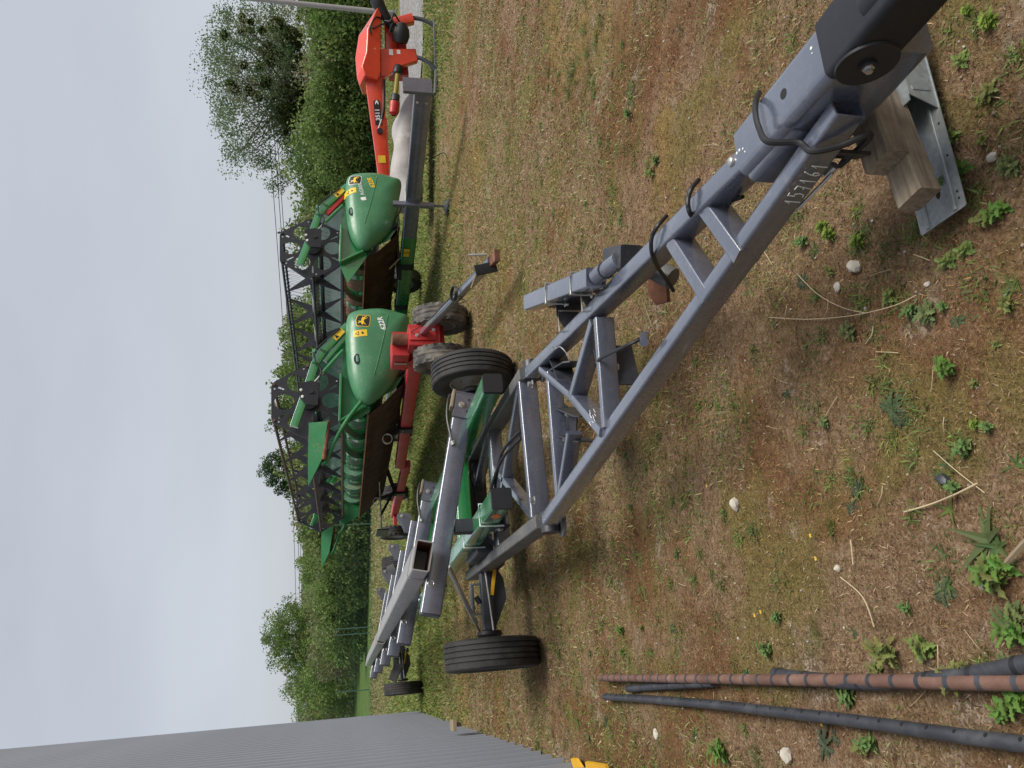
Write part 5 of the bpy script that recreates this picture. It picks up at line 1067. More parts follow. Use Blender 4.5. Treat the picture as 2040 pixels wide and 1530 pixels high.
mb = MB(); mb.plate(rrect(.26, .035, .003), .003, (.15, -.856, .80), (1, 0, 0), (0, 0, 1)); mb.build('maker_plate', M['zinc'], gn) if False else None
mb = MB(); mb.plate(rrect(.04, .16, .003), .003, (-.033, -1.08, .875), (0, -1, 0), (0, 0, 1)); mb.build('maker_plate', M['zinc'], gn)
mb = MB(); mb.beam((.15, -.86, .66), (.15, 4.3, .52), .17, .19, .015); rb = mb.build('chassis_beam', M['red'], TBo)
mb = MB(); mb.beam((.15, 4.28, .40), (.15, 8.9, .36), .15, .17, .012); mb.build('chassis_beam', M['red'], TBo)
mb = MB(); mb.beam((.15, 4.15, .50), (.15, 4.75, .38), .13, .17, .01); mb.build('step_gusset', M['red'], TBo)
for yy in (1.9, 6.3):
    zb = .60 if yy < 4 else .40
    mb = MB(); mb.box((.15, yy, zb), (.25, .20, .25)); cl = mb.build('clamp_block', M['black'], TBo)
    mb = MB(); mb.beam((.05, yy, zb + .10), (-.05, yy, .86), .12, .07); mb.build('cradle_arm', M['black'], TBo); mb = MB(); mb.lathe([(-.08, .085), (.08, .085), (.08, .07), (-.08, .07)], (-.10, yy, .90), (0.25, 1, 0), 22, None, True); mb.build('cradle_ring', M['zinc'], TBo)
    bolts(cl, [((.022, yy + s * .05, zb + .04), (-1, 0, 0)) for s in (-1, 1)], 'steel', .012, .012)
    mb = MB(); mb.beam((.15, yy, zb + .12), (.75, yy, .70), .08, .08); mb.build('cradle_arm', M['black'], TBo)
mb = MB(); mb.tube([(-.50, 3.1, .98), (-.50, 7.3, .76)], .016, 8); mb.build('marker_rod', M['black'], TBo); mb = MB(); mb.box((-.50, 7.75, .72), (.03, .75, .27)); mb.build('marker_board', M['black'], TBo); mb = MB(); mb.beam((-.5, 5.9, .84), (.12, 6.0, .50), .05, .05); mb.build('marker_arm', M['black'], TBo)
for x in (-.35, .65): wheel(TBo, (x, 8.6, .365), (1, 0, 0), .365, .25, .20, M['tyre'], 'lug', 40)
mb = MB(); mb.beam((-.25, 8.6, .36), (.55, 8.6, .36), .09, .09); mb.build('axle_beam', M['red'], TBo)
for x in (-.55, .9): wheel(TBo, (x, 2.1, .365), (1, 0, 0), .36, .25, .20, M['tyre'], 'lug', 40) if False else None
pT, pH = G(980, 520, .27), G(838, 655, .66)
pH = mtx(TBo) @ Vector((.20, -1.56, .62))
mb = MB(True); mb.beam(pH, pT, .070, .085, .01); db = mb.build('drawbar', M['grey'], TBo)
e = (pT - pH).normalized(); s2 = e.cross(Vector((0, 0, 1))).normalized()
mb = MB(True); mb.beam(pT - e * .02, pT + e * .16, .11, .05, .01); mb.build('towing_eye', M['rust'], db)
mb = MB(True); mb.beam(pT + s2 * .05 + Vector((0, 0, -.04)), pT + s2 * .10 + Vector((0, 0, .16)), .03, .10, .005); mb.build('hitch_jaw', M['black'], db)
mb = MB(True); mb.tube([pT + Vector((.06, 0, .05)), pT + Vector((.05, .02, .22))], .012, 8); mb.build('hitch_pin', M['zinc'], db)
mb = MB(True); mb.tube([pT + s2 * .12 + Vector((0, .12, .13)), pT + s2 * .10 + Vector((-.14, .16, .17))], .010, 8); mb.build('handle', M['tan'], db)
mid = pH.lerp(pT, .62); cl_ = []
for i in range(70):
    a = i * .46; cl_.append(mid + s2 * (.075 * math.cos(a)) + e * (.10 * math.sin(a)) + Vector((0, 0, .056 + .0004 * i)))
mb = MB(True); mb.tube(cl_, .007, 5); mb.tube(smooth_pts([mid + Vector((0, 0, .06)), mid.lerp(pH, .3) + Vector((0, 0, .07)), mid.lerp(pH, .6) + Vector((0, 0, .065)), pH + Vector((0, 0, .15))]), .006, 5); mb.tube(catenary(mid + s2 * .05 + Vector((0, 0, .02)), mid.lerp(pH, .25) + Vector((0, 0, .0)), .12), .005, 5); mb.build('cable_coil', M['cable'], db)
# ------------------------------------------------------------------ the orange-red disc mower
MW = thing('disc_mower', (4.2, 13.5, 0), 0, 'orange red disc mower with faceted hood, folded arm and dusty grey cover', 'mower')
hood = [(.97, 1.33), (1.12, 1.38), (1.46, 1.41), (1.86, 1.35), (2.26, 1.08)]
lowf = [(1.05, 1.04), (1.20, .985), (1.46, .99), (1.87, .985), (2.30, .97)]; midf = [(1.10, 1.25), (1.25, 1.30), (1.50, 1.22), (1.90, 1.20), (2.28, 1.04)]
V_ = [(x, -.05, z) for x, z in lowf] + [(x, -.10, z) for x, z in midf] + [(x + .02, .16, z) for x, z in hood] + [(x + .05, .62, z - .06) for x, z in hood] + [(x + .03, .70, z) for x, z in lowf]
F_ = []
for r in range(4): F_ += [(r * 5 + i, r * 5 + i + 1, (r + 1) * 5 + i + 1, (r + 1) * 5 + i) for i in range(4)]
F_ += [(0, 5, 10, 15, 20), (4, 24, 19, 14, 9)]
mb = MB(); mb.add(V_, F_); hd = mb.build('hood', M['orange'], MW, 15)
bv = hd.modifiers.new('bevel', 'BEVEL'); bv.width = .018; bv.segments = 3; bv.limit_method = 'ANGLE'
bolts(hd, [((1.57, -.085, 1.08), (0, -1, 0))], 'zinc', .008, .008)
mb = MB(); mb.beam((1.16, .12, 1.085), (-.75, .12, .915), .09, .33, .012, (0, 0, 1), 4, True, 0, .09, .155); ar = mb.build('mower_arm', M['orange'], MW)
v, f = text_pts('3511', .105, .003); th_ = math.atan2(.17, 1.91); c0 = Vector((.52, .066, 1.028)); mb = MB(); ex = Vector((math.cos(th_), 0, math.sin(th_))); ez = Vector((-math.sin(th_), 0, math.cos(th_)))
mb.plate([(-.21, -.055), (.20, -.055), (.24, .0), (.20, .055), (-.21, .055)], .003, c0 + Vector((0, -.002, 0)), ex, ez); lg = mb.build('model_plate', M['ink'], ar)
mb = MB(); mb.add([c0 + Vector((0, -.0045, 0)) + ex * (x - .03) + ez * y for x, y in v], f); mb.build('model_number', M['white'], lg, 0)
mb = MB(); mb.plate([(.02, -.03), (.06, -.03), (.11, .0), (.06, .03), (.02, .03), (.06, .0)], .002, c0 + Vector((.12, -.006, .012)), ex, ez); mb.build('chevron', M['white'], lg)
mb = MB(); mb.plate(rrect(.13, .13, .005), .004, (-.28, .068, .955), ex, ez); mb.build('warning_sticker', M['yellow'], ar)
mb = MB(); mb.tube([(1.10, .03, .92), (.62, .02, .92), (.40, .02, .955)], .026, 10); ram = mb.build('ram', M['black'], MW); mb = MB(); mb.tube([(.42, .02, .955), (.22, .03, 1.02)], .014, 8); mb.build('ram_rod', M['steel'], ram)
mb = MB(); mb.lathe([(-.03, 0), (-.03, .05), (.03, .05), (.03, 0)], (.20, .04, .99), (0, 1, 0), 16); mb.build('ram_eye', M['black'], ram)
# headstock legs and lower link feet
mb = MB(); mb.plate([(1.44, .98), (1.63, .99), (1.69, .37), (1.48, .33), (1.36, .62), (1.16, .88), (1.16, .98)], .14, (0, .10, 0), (1, 0, 0), (0, 0, 1)); lg1 = mb.build('headstock_leg', M['orange'], MW)
bv = lg1.modifiers.new('bevel', 'BEVEL'); bv.width = .012; bv.segments = 2
mb = MB(); mb.plate(rrect(.10, .07, .004), .003, (1.585, .026, .80), (1, 0, .06), (0, 0, 1)); mb.build('sticker', M['white'], lg1); mb = MB(); mb.plate(rrect(.07, .06, .004), .003, (1.60, .026, .67), (1, 0, .06), (0, 0, 1)); mb.build('sticker', M['white'], lg1)
mb = MB(); mb.beam((2.16, .30, .86), (2.32, .28, .40), .16, .17, .015, (0, 1, 0)); lg2 = mb.build('headstock_leg', M['orange'], MW)
mb = MB(); mb.beam((1.62, .30, .78), (2.2, .30, .80), .16, .20, .015); mb.build('headstock_beam', M['orange'], MW)
for a in ([(1.56, .08, .36), (1.50, .02, .22), (1.38, -.02, .08), (1.28, -.04, .0)], [(2.33, .26, .40), (2.30, .22, .24), (2.22, .18, .08), (2.18, .16, .01)]):
    mb = MB(); pts = smooth_pts(a, 4)
    for p, q in zip(pts[:-1], pts[1:]): mb.beam(p, q + (q - p) * .15, .05, .075, .01, (0, 1, 0))
    mb.build('support_foot', M['grey_dark'], MW)
mb = MB(); mb.beam((1.22, -.05, .025), (2.30, .16, .03), .06, .045, .006); mb.build('skid_bar', M['grey_worn'], MW); mb = MB(); mb.beam((1.30, -.05, .02), (.86, -.12, .05), .10, .05, .01); mb.build('skid_bar', M['grey_worn'], MW)
mb = MB(); mb.beam((1.3, .42, .64), (2.1, .42, .70), .30, .34, .03); mb.build('gearbox_housing', M['red'], MW)
mb = MB(); mb.lathe([(-.14, .06), (-.12, .13), (0, .155), (.10, .135), (.16, .09), (.2, .06)], (1.90, .02, .63), (.9, -.45, -.1), 22); mb.build('shaft_guard', M['plastic'], MW)
mb = MB(); mb.tube([(2.02, .12, .74), (2.20, .02, .90), (2.34, -.02, 1.0)], [.075, .085, .10], 18); mb.lathe([(0, .10), (.05, .115), (.16, .10), (.16, .06)], (2.33, -.02, .99), (.75, -.1, .55), 20); mb.build('drive_shaft_guard', M['plastic'], MW)
mb = MB(); mb.lathe([(-.06, .05), (-.05, .085), (.05, .085), (.09, .06)], (1.28, .04, .68), (1, 0, -.15), 20); mb.build('shaft_guard', M['plastic'], MW)
mb = MB(); mb.tube([(1.26, .04, .68), (.84, .02, .725)], .043, 16); pt = mb.build('shaft_tube', M['pto'], MW); mb = MB(); mb.lathe([(0, .05), (.02, .075), (.12, .075), (.14, .055)], (.86, .02, .72), (-1, 0, .1), 18); mb.build('shaft_collar', M['grey_dark'], pt); mb = MB(); mb.lathe([(0, .085), (.05, .09), (.20, .085), (.24, .04)], (.72, .02, .735), (-1, 0, .1), 18); mb.build('shaft_cone', M['red'], pt)
for a in ([(1.96, -.06, 1.20), (1.92, -.10, 1.10), (1.98, -.12, .98), (2.04, -.06, .86)], [(2.08, -.06, .92), (2.05, -.14, .82), (2.18, -.14, .76), (2.24, .10, .70), (2.16, .22, .60)], [(1.80, -.10, 1.14), (1.92, -.15, 1.16), (2.10, -.12, 1.06), (2.10, -.02, .92)], [(1.85, -.08, .84), (1.98, -.14, .80), (2.03, -.10, .74), (1.98, 0, .70)]):
    mb = MB(); mb.tube(smooth_pts(a), .014, 7); mb.build('hydraulic_hose', M['cable'], MW)
mb = MB(); mb.beam((1.86, -.07, 1.16), (1.86, -.07, 1.04), .06, .05); mb.build('hose_bracket', M['red'], MW)
# cutter bar lying behind the beam, under a dusty canvas
def canvas():
    N = 26; V_ = []; F_ = []
    prof = [(-.36, .30), (-.40, .42), (-.32, .62), (-.10, .76), (.20, .80), (.50, .62), (.56, .30)]
    for i in range(N + 1):
        x = -.95 + 2.10 * i / N; lowk = 1.0 if x < .45 else max(.35, 1 - (x - .45) * .85)
        for j, (y, z) in enumerate(prof):
            zz = (z if z < .31 else .15 + (z - .15) * (lowk * .92 + .08 * math.sin(x * 5 + j))) + .018 * math.sin(x * 9 + j * 2)
            V_.append((x, y + .75 + .02 * math.sin(x * 13 + j), zz))
    m = len(prof)
    for i in range(N): F_ += [(i * m + j, i * m + j + 1, (i + 1) * m + j + 1, (i + 1) * m + j) for j in range(m - 1)]
    F_ += [tuple(range(m)), tuple(N * m + j for j in range(m - 1, -1, -1))]
    mb = MB(); mb.add(V_, F_); mb.build('canvas_cover', paint('dusty_canvas', (0.40, 0.39, 0.38), .8, dust=(.15, .10, .10), dust_amt=.5, var=.22, scale=.7), MW, 50)
canvas()
mb = MB(); mb.beam((.45, .10, .88), (-1.2, .10, .80), .03, .03, .005); mb.build('cover_edge_bar', M['orange'], MW)
mb = MB(); mb.beam((1.1, .80, .26), (-.9, .80, .26), .8, .10, .03); mb.build('cutter_bar', M['grey_dark'], MW)
# ------------------------------------------------------------------ timber, sheet metal and pipes on the ground
def block(pl, pr, z1, th, length, name, label):
    a, b = G(pl[0], pl[1], z1), G(pr[0], pr[1], z1); wv = b - a; wd = wv.length; e = Vector((.905, .425, 0)); c = a.lerp(b, .5) - Vector((0, 0, th / 2))
    e = (e - wv.normalized() * e.dot(wv.normalized())).normalized()
    mb = MB(); L = length; N = 14; V_ = []; F_ = []; prof = []
    hw, hh, ch = wd / 2, th / 2, .004
    prof = [(hw, -hh + ch), (hw, hh - ch), (hw - ch, hh), (-hw + ch, hh), (-hw, hh - ch), (-hw, -hh + ch), (-hw + ch, -hh), (hw - ch, -hh)]
    for i in range(N + 1):
        for j, (x, y) in enumerate(prof):
            r_ = random.uniform(-.0015, .0015); V_.append((i * L / N - 0, x + r_, y + random.uniform(-.001, .001)))
    m = 8
    for i in range(N): F_ += [(i * m + j, i * m + (j + 1) % m, (i + 1) * m + (j + 1) % m, (i + 1) * m + j) for j in range(m)]
    F_ += [tuple(range(m)), tuple(N * m + j for j in range(m - 1, -1, -1))]; mb.add(V_, F_); ob = mb.build(name, M['wood'], None, 25)
    ob.location = c; ob.rotation_euler = (0, 0, math.atan2(e.y, e.x)); return tag(ob, label, 'timber', 'timber offcuts under the drawbar')
block((1722, 347), (1769, 299), .236, .066, .42, 'timber_block', 'weathered timber offcut on top, directly under the drawbar nose')
block((1788, 418), (1833, 374), .168, .066, .52, 'timber_block', 'lower weathered timber offcut lying on the galvanised sheet')
def channel():
    a = G(1885, 443, .02); b = G(1800, 120, .02); e = (b - a).normalized(); s = Vector((-e.y, e.x, 0)); t = thing('galvanised_channel', a, math.atan2(e.y, e.x), 'grey galvanised steel channel lying under the timber offcuts', 'steel channel')
    hole = [(.62 + .07 * math.cos(k * math.pi / 9), .055 + .028 * math.sin(k * math.pi / 9)) for k in range(18)]
    mb = MB(); mb.plate([(.30, .012), (.95, .012), (.95, .098), (.34, .098)], .003, (0, -.085, 0), (1, 0, 0), (0, 0, 1), [hole]); mb.build('side_flange', M['galv'], t)
    mb = MB(); mb.plate([(.32, -.085), (.95, -.085), (.95, .05), (.32, .05)], .003, (0, 0, .099), (1, 0, 0), (0, 1, 0)); mb.build('top_web', M['galv'], t)
    mb = MB(); mb.plate([(.32, .0), (.95, .0), (.95, .098), (.32, .098)], .003, (0, .05, 0), (1, 0, 0), (0, 0, 1)); mb.build('side_flange', M['galv'], t)
    sl = [(.085 + .022 * math.cos(k * math.pi / 6), -.012 + .010 * math.sin(k * math.pi / 6)) for k in range(12)]
    mb = MB(); mb.plate([(.0, -.085), (.004, -.09), (.52, -.09), (.52, .078), (.004, .078), (.0, .073)], .003, (0, 0, .014), (1, 0, 0), (0, 1, 0), [sl]); fl = mb.build('flat_sheet', M['galv'], t)
    for y in (-.055, .045):
        mb = MB(); mb.beam((.005, y, .017), (.51, y, .017), .012, .008, .003); mb.build('pressed_rib', M['galv'], fl)
    mb = MB()
    for x in (.03, .05, .16, .26, .36, .46): mb.lathe([(.0006, 0), (.0006, .0035), (0, .0036)], (x, -.074, .0156), (0, 0, 1), 10)
    mb.build('rivet_holes', M['ink'], fl)
    for x in (.36, .46, .56, .80):
        mb = MB(); mb.beam((x, -.0865, .03), (x, -.0865, .085), .012, .004, .001, (0, 1, 0)); mb.build('pressed_rib', M['galv'], t)
channel()
def pipe(p, q, mat, name, label, bands, bandmat, holes, r=.020, bend=0.0, n=26):
    p = Vector(p); q = Vector(q); d = q - p; L = d.length; e = d.normalized(); s = Vector((-e.y, e.x, 0)); pts = [p + d * (i / n) + s * bend * math.sin(math.pi * i / n) + Vector((0, 0, .004 * math.sin(i * .9))) for i in range(n + 1)]
    t = thing(name, (p.x, p.y, 0), 0, label, 'pipe'); mb = MB(True); mb.tube(pts, r, 18); body = mb.build('pipe_wall', mat, t)
    def at(u): i = min(int(u * n), n - 1); f = u * n - i; return pts[i].lerp(pts[i + 1], f)
    if bands:
        u = .03
        while u < .99:
            c = at(u); mb = MB(True); mb.lathe([(-.011, r * .9), (-.009, r * 1.035), (.009, r * 1.035), (.011, r * .9)], c, e, 18); mb.build('band', bandmat, t); u += bands / L
    if holes:
        u = .02; 
        while u < .99:
            c = at(u); ax_ = (Vector((0, 0, 1)) + s * holes).normalized(); mb = MB(True); mb.lathe([(r * 1.015, 0), (r * 1.015, .0062), (r * .8, .0066)], c, ax_, 10); mb.build('hole', M['ink'], t); u += .105 / L
    return t
pipe(G(1196, 1350, .045), G(2200, 1362, .03), M['brown_pipe'], 'brown_pipe', 'brown plastic pipe with dark rings lying towards the camera', .112, M['black_pipe'], 0, .021, .0)
pipe(G(1205, 1388, .024), G(2200, 1505, .026), M['black_pipe'], 'black_pipe', 'black perforated pipe lying leftmost, nearest the shed', 0, None, .9, .0205, .02)
pipe(G(1545, 1342, .02), G(2200, 1290, .03), M['black_pipe'], 'black_pipe', 'black pipe curving out from under the brown one towards the right', .16, M['plastic'], 0, .023, -.05)
pipe(G(1252, 1372, .02), G(1420, 1360, .02), M['black_pipe'], 'black_pipe', 'short dark pipe end beside the far end of the brown pipe', .2, M['plastic'], 0, .020)
def yellow_guard():
    c = G(1190, 1524, 0); t = thing('yellow_steel_ramp', (c.x - .24, c.y + .04, 0), R(111), 'chipped yellow painted steel plate at the foot of the shed wall', 'steel plate')
    mb = MB(); mb.plate([(-.45, 0), (.40, 0), (.40, .05), (.37, .10), (.22, .11), (.16, .05), (.06, .05), (.0, .11), (-.45, .13)], .02, (0, -.12, 0), (1, 0, 0), (0, -1, .35)); mb.build('plate', M['dyellow'], t)
    mb = MB(); mb.beam((-.45, -.05, .015), (.39, -.05, .015), .10, .025, .004); mb.build('foot_flange', M['dyellow'], t)
yellow_guard()
mb = MB(); mb.box((0, 0, .0), (.12, .30, .04)); mb.box((.0, .06, -.06), (.05, .05, .09))
wb = mb.build('wall_bracket', M['tan'], None); q = G(930, 1452, .20); wb.location = (q.x + .06, q.y, .36); wb.rotation_euler = (0, 0, SHED.rotation_euler.z + R(90)); tag(wb, 'small timber bracket jutting from the foot of the shed wall', 'bracket')
# ------------------------------------------------------------------ stones
def stone(px, py, r_, label, squash=.7, seed=0, grp=None):
    p = G(px, py, 0); rd = np.random.default_rng(seed); bm = bmesh.new(); bmesh.ops.create_icosphere(bm, subdivisions=2, radius=1)
    ph = rd.random((6, 4)) * 6.28
    for v in bm.verts:
        d = v.co.normalized(); k = 1 + sum(.11 / (1 + .5 * j) * math.sin((2 + j) * (d.x * math.cos(ph[j, 0]) + d.y * math.sin(ph[j, 1]) + d.z * math.cos(ph[j, 2])) + ph[j, 3]) for j in range(6))
        k *= 1 + rd.uniform(-.07, .07); v.co = Vector((d.x * k * r_, d.y * k * r_ * .85, d.z * k * r_ * squash))
    me = bpy.data.meshes.new('stone'); bm.to_mesh(me); bm.free(); me.shade_smooth(); me.set_sharp_from_angle(angle=R(24)); me.materials.append(M['stone'])
    o = bpy.data.objects.new('stone', me); COL.objects.link(o); o.location = (p.x, p.y, gz(p.x, p.y) + r_ * squash * .3); o.rotation_euler = (0, 0, rd.random() * 6); tag(o, label, 'stone', grp)
stone(1696, 532, .026, 'round pale stone beside the chalk numbered drawbar rail', .9, 1)
stone(1465, 1003, .027, 'pale lumpy stone alone on the brown ground left of the drawbar', .8, 2)
stone(1663, 1132, .014, 'small white elongated stone near a dry stalk', .9, 3)
stone(1568, 1505, .030, 'large whitish stone beside the leftmost black pipe', .8, 4)
stone(1303, 1462, .028, 'half buried pale stone by the shed end of the pipes', .5, 5)
stone(1965, 312, .016, 'pale pebble sized stone right of the galvanised channel', .7, 6)
stone(1962, 1168, .013, 'small cream stone below the broad leaved weeds', .7, 7)
stone(1664, 572, .022, 'flat grey stone sunk in moss near the drawbar', .45, 8)
stone(1845, 566, .010, 'tiny smooth stone between the dry stalks', .8, 9)
stone(1880, 957, .020, 'dark bluish stone under a small weed', .8, 10)
bpy.data.objects[-1 if False else 'stone.009'].data.materials[0] = M['black_pipe']
# ------------------------------------------------------------------ weeds and tufts, individuals
def leaf_strip(base, d, L, w_, droop, lobes, col):
    """a lobed leaf: outline points both sides of a curved midrib"""
    d = Vector(d).normalized(); s = d.cross(Vector((0, 0, 1))); s = s.normalized() if s.length > 1e-3 else Vector((1, 0, 0)); V_ = []; F_ = []; n = 2 * lobes + 1
    for i in range(n + 1):
        t = i / n; p = Vector(base) + d * L * t + Vector((0, 0, -droop * L * t * t)); ww = w_ * (math.sin(math.pi * min(1, .12 + t * .9)) ** .8) * (1.0 if (i % 2 or lobes == 0) else .42) if t < 1 else 0.0
        up = Vector((0, 0, ww * .25)); V_ += [p - s * ww + up, p, p + s * ww + up]
    for i in range(n): a = i * 3; F_ += [(a, a + 1, a + 4, a + 3), (a + 1, a + 2, a + 5, a + 4)]
    return V_, F_, [col] * len(V_)
def weed_mesh(kind, seed):
    rd = random.Random(seed); V_, F_, C = [], [], []; tone = (rd.uniform(.7, 1.15), rd.uniform(.75, 1.05), rd.uniform(.7, 1.3))
    def add(v, f, c):
        b = len(V_); V_.extend(v); F_.extend(tuple(i + b for i in q) for q in f); C.extend(c)
    if kind == 'leafy':
        for st in range(rd.randint(3, 5)):
            ba = rd.uniform(0, 6.28); bx, by = .018 * math.cos(ba) * rd.random(), .018 * math.sin(ba) * rd.random(); hgt = rd.uniform(.02, .05)
            for k in range(7):
                a = k * 2.4 + rd.uniform(-.3, .3); z = hgt * (k + 1) / 7; g = rd.uniform(.8, 1.2); g2 = rd.uniform(.85, 1.25); cl = (.165 * g * g2, .255 * g, .060 * g)
                add(*leaf_strip((bx, by, z), (math.cos(a), math.sin(a), rd.uniform(.25, .9)), rd.uniform(.026, .045), rd.uniform(.007, .011), .35, 3, cl))
    elif kind == 'rosette':
        for k in range(11):
            a = k * 2.4 + rd.uniform(-.2, .2); g = rd.uniform(.75, 1.15); cl = (.080 * g, .135 * g, .050 * g)
            add(*leaf_strip((0, 0, .004), (math.cos(a), math.sin(a), rd.uniform(.15, .5)), rd.uniform(.045, .085), rd.uniform(.007, .012), .45, 4, cl))
    elif kind == 'broad':
        for k in range(8):
            a = k * 2.4 + rd.uniform(-.2, .2); g = rd.uniform(.8, 1.2); cl = (.105 * g, .185 * g, .048 * g)
            add(*leaf_strip((0, 0, .004), (math.cos(a), math.sin(a), rd.uniform(.3, .9)), rd.uniform(.05, .10), rd.uniform(.012, .020), .4, 0, cl))
    else:
        for k in range(70):
            a = rd.uniform(0, 6.28); g = rd.uniform(.7, 1.25); dry = rd.random() < .22; cl = (.26 * g, .215 * g, .10 * g) if dry else (.100 * g, .165 * g, .034 * g); rr_ = .018 * rd.random()
            add(*leaf_strip((rr_ * math.cos(a), rr_ * math.sin(a), 0), (math.cos(a) * rd.uniform(.2, .9), math.sin(a) * rd.uniform(.2, .9), 1), rd.uniform(.05, .11), .0016, .55, 0, cl))
    me = bpy.data.meshes.new('weed'); me.from_pydata([tuple(v) for v in V_], [], F_); at = me.color_attributes.new('Col', 'FLOAT_COLOR', 'POINT'); at.data.foreach_set('color', np.array([(c[0] * tone[0], c[1] * tone[1], c[2] * tone[2], 1) for c in C], np.float32).ravel()); me.materials.append(M['blade']); return me
WM = {k: [weed_mesh(k, 100 + i + 10 * j) for i in range(7)] for j, k in enumerate(('leafy', 'rosette', 'broad', 'tuft'))}
LMK = [((1760, 330), 'timber offcuts'), ((1880, 440), 'end of the galvanised channel'), ((1850, 150), 'far part of the galvanised channel'), ((1696, 532), 'round pale stone'), ((1740, 620), 'long arching straw stalk'), ((1465, 1003), 'pale lumpy stone'), ((1880, 957), 'dark bluish stone'), ((1663, 1132), 'small white stone'), ((1568, 1505), 'large whitish stone'), ((1965, 312), 'pebble sized stone by the channel'), ((2000, 1125), 'grey broken stick'), ((1700, 1360), 'middle of the brown pipe'), ((1960, 1365), 'near end of the brown pipe'), ((1300, 1350), 'far end of the brown pipe'), ((1190, 1515), 'yellow steel plate'), ((1065, 1312), 'left front trailer tyre'), ((930, 1452), 'timber bracket on the shed'), ((1315, 572), 'rusty jack foot'), ((1400, 560), 'slanted struts of the drawbar'), ((1450, 200), 'far side of the drawbar nose'), ((980, 515), 'hitch of the red trailer'), ((1250, 900), 'left hinge of the drawbar'), ((1770, 815), 'big dark rosette')]
BOOK = {}
def relabel():
    for (key, nm_), lst in BOOK.items():
        for i, (d_, o, txt) in enumerate(sorted(lst, key=lambda q: q[0])): o['label'] = txt + (' nearest to the ' if i == 0 else ' ' + ORD[i] + ' nearest to the ') + nm_
def note(px, py, o, key, txt):
    d_, nm_ = min((math.hypot(px - a[0], py - a[1]), b) for a, b in LMK); BOOK.setdefault((key, nm_), []).append((d_, o, txt))
WT = {'leafy': 'bright green lobed weed', 'rosette': 'low dark green toothed rosette', 'broad': 'small plant with plain pointed leaves', 'tuft': 'clump of longer grass'}
WL = {'leafy': ('leafy_weed', 'small bright green lobed weed growing in the mossy ground', 'weed'), 'rosette': ('rosette_weed', 'low dark green rosette of toothed leaves on the ground', 'weed'), 'broad': ('broadleaf_weed', 'small plant with plain pointed green leaves on the ground', 'weed'), 'tuft': ('grass_tuft', 'clump of longer green grass standing out of the brown ground', 'grass tuft')}
def weed(kind, px, py, s=1.0):
    p = G(px, py, 0); nm, lb, ct = WL[kind]; o = bpy.data.objects.new(nm, random.choice(WM[kind])); COL.objects.link(o)
    o.location = (p.x, p.y, gz(p.x, p.y) - .004); o.rotation_euler = (0, 0, random.random() * 6.28); s *= random.uniform(.6, 1.02); o.scale = (s, s, s * random.uniform(.9, 1.2)); tag(o, lb, ct, {'weed': 'weeds in the mossy ground', 'grass tuft': 'grass clumps in the mossy ground'}[ct]); note(px, py, o, kind, WT[kind])
for (a, b, s) in [(1848, 175, 1.1), (1835, 212, 1.2), (1866, 222, 1.2), (1890, 268, 1.3), (1905, 345, 1.4), (1885, 335, .9), (1912, 120, 1.2), (1975, 40, 1.3), (1962, 178, 1.1), (1925, 20, .9), (1886, 522, 1.0), (1925, 500, .9), (1812, 617, .9), (1846, 625, 1.1), (1765, 590, .9), (1690, 660, 1.0), (1650, 540, .8), (1890, 730, .9), (2013, 605, 1.0), (1940, 762, .8), (1638, 842, 1.1), (1920, 890, .8), (1945, 845, .8), (1980, 1150, 1.8), (2000, 1135, 1.3), (1802, 1212, 1.0), (2025, 1228, 1.7), (2030, 1260, 1.4), (1765, 1300, 1.5), (1748, 1335, 1.2), (1838, 1285, 1.3), (1900, 1345, 1.5), (1925, 1332, 1.3), (2005, 1330, 1.5), (1985, 1345, 1.1), (1690, 1385, 1.2), (1668, 1375, .9), (1440, 1500, 1.4), (1430, 1480, 1.1), (1720, 1490, 1.3), (1735, 1480, 1.0), (1535, 1295, 1.1), (1550, 1228, .8), (2030, 1395, 1.5), (2000, 1420, 1.2), (1240, 1255, 1.1), (1238, 1300, 1.2), (1280, 1250, 1.0), (1255, 228, 1.4), (1305, 320, 1.2), (1300, 345, 1.1), (1880, 610, .8), (1710, 480, 1.0), (1640, 452, .9), (1655, 465, .9), (1600, 480, .9), (1985, 690, .7), (1970, 850, .7), (1900, 970, .8), (1990, 420, .9), (1960, 440, .8), (2005, 330, .9), (1945, 275, .7)]: weed('leafy', a, b, s)
for (a, b, s) in [(1770, 815, 1.3), (1785, 830, 1.0), (1700, 975, .9), (1690, 1010, .8), (1690, 1260, 1.0), (1640, 1485, 1.3), (1655, 1470, 1.0), (1420, 1150, .8), (1590, 560, .8), (1620, 500, .9), (1335, 1250, .9), (1880, 1180, 1.0), (1560, 780, .8), (1470, 930, .7), (1905, 640, .7), (1480, 1350, .9), (1380, 1470, 1.0), (1200, 1440, 1.2)]: weed('rosette', a, b, s)
for (a, b, s) in [(1960, 1075, 1.8), (1985, 1090, 1.5), (1880, 1105, 1.0), (1885, 1015, .9), (1615, 945, .9), (1875, 935, .9), (2015, 925, 1.2), (1890, 1165, 1.1), (1320, 620, .9), (1445, 770, .8), (1555, 1100, .7), (1820, 960, .7), (1300, 1300, 1.2), (1230, 440, 1.1), (1170, 1470, 1.4), (1150, 1440, 1.3)]: weed('broad', a, b, s)
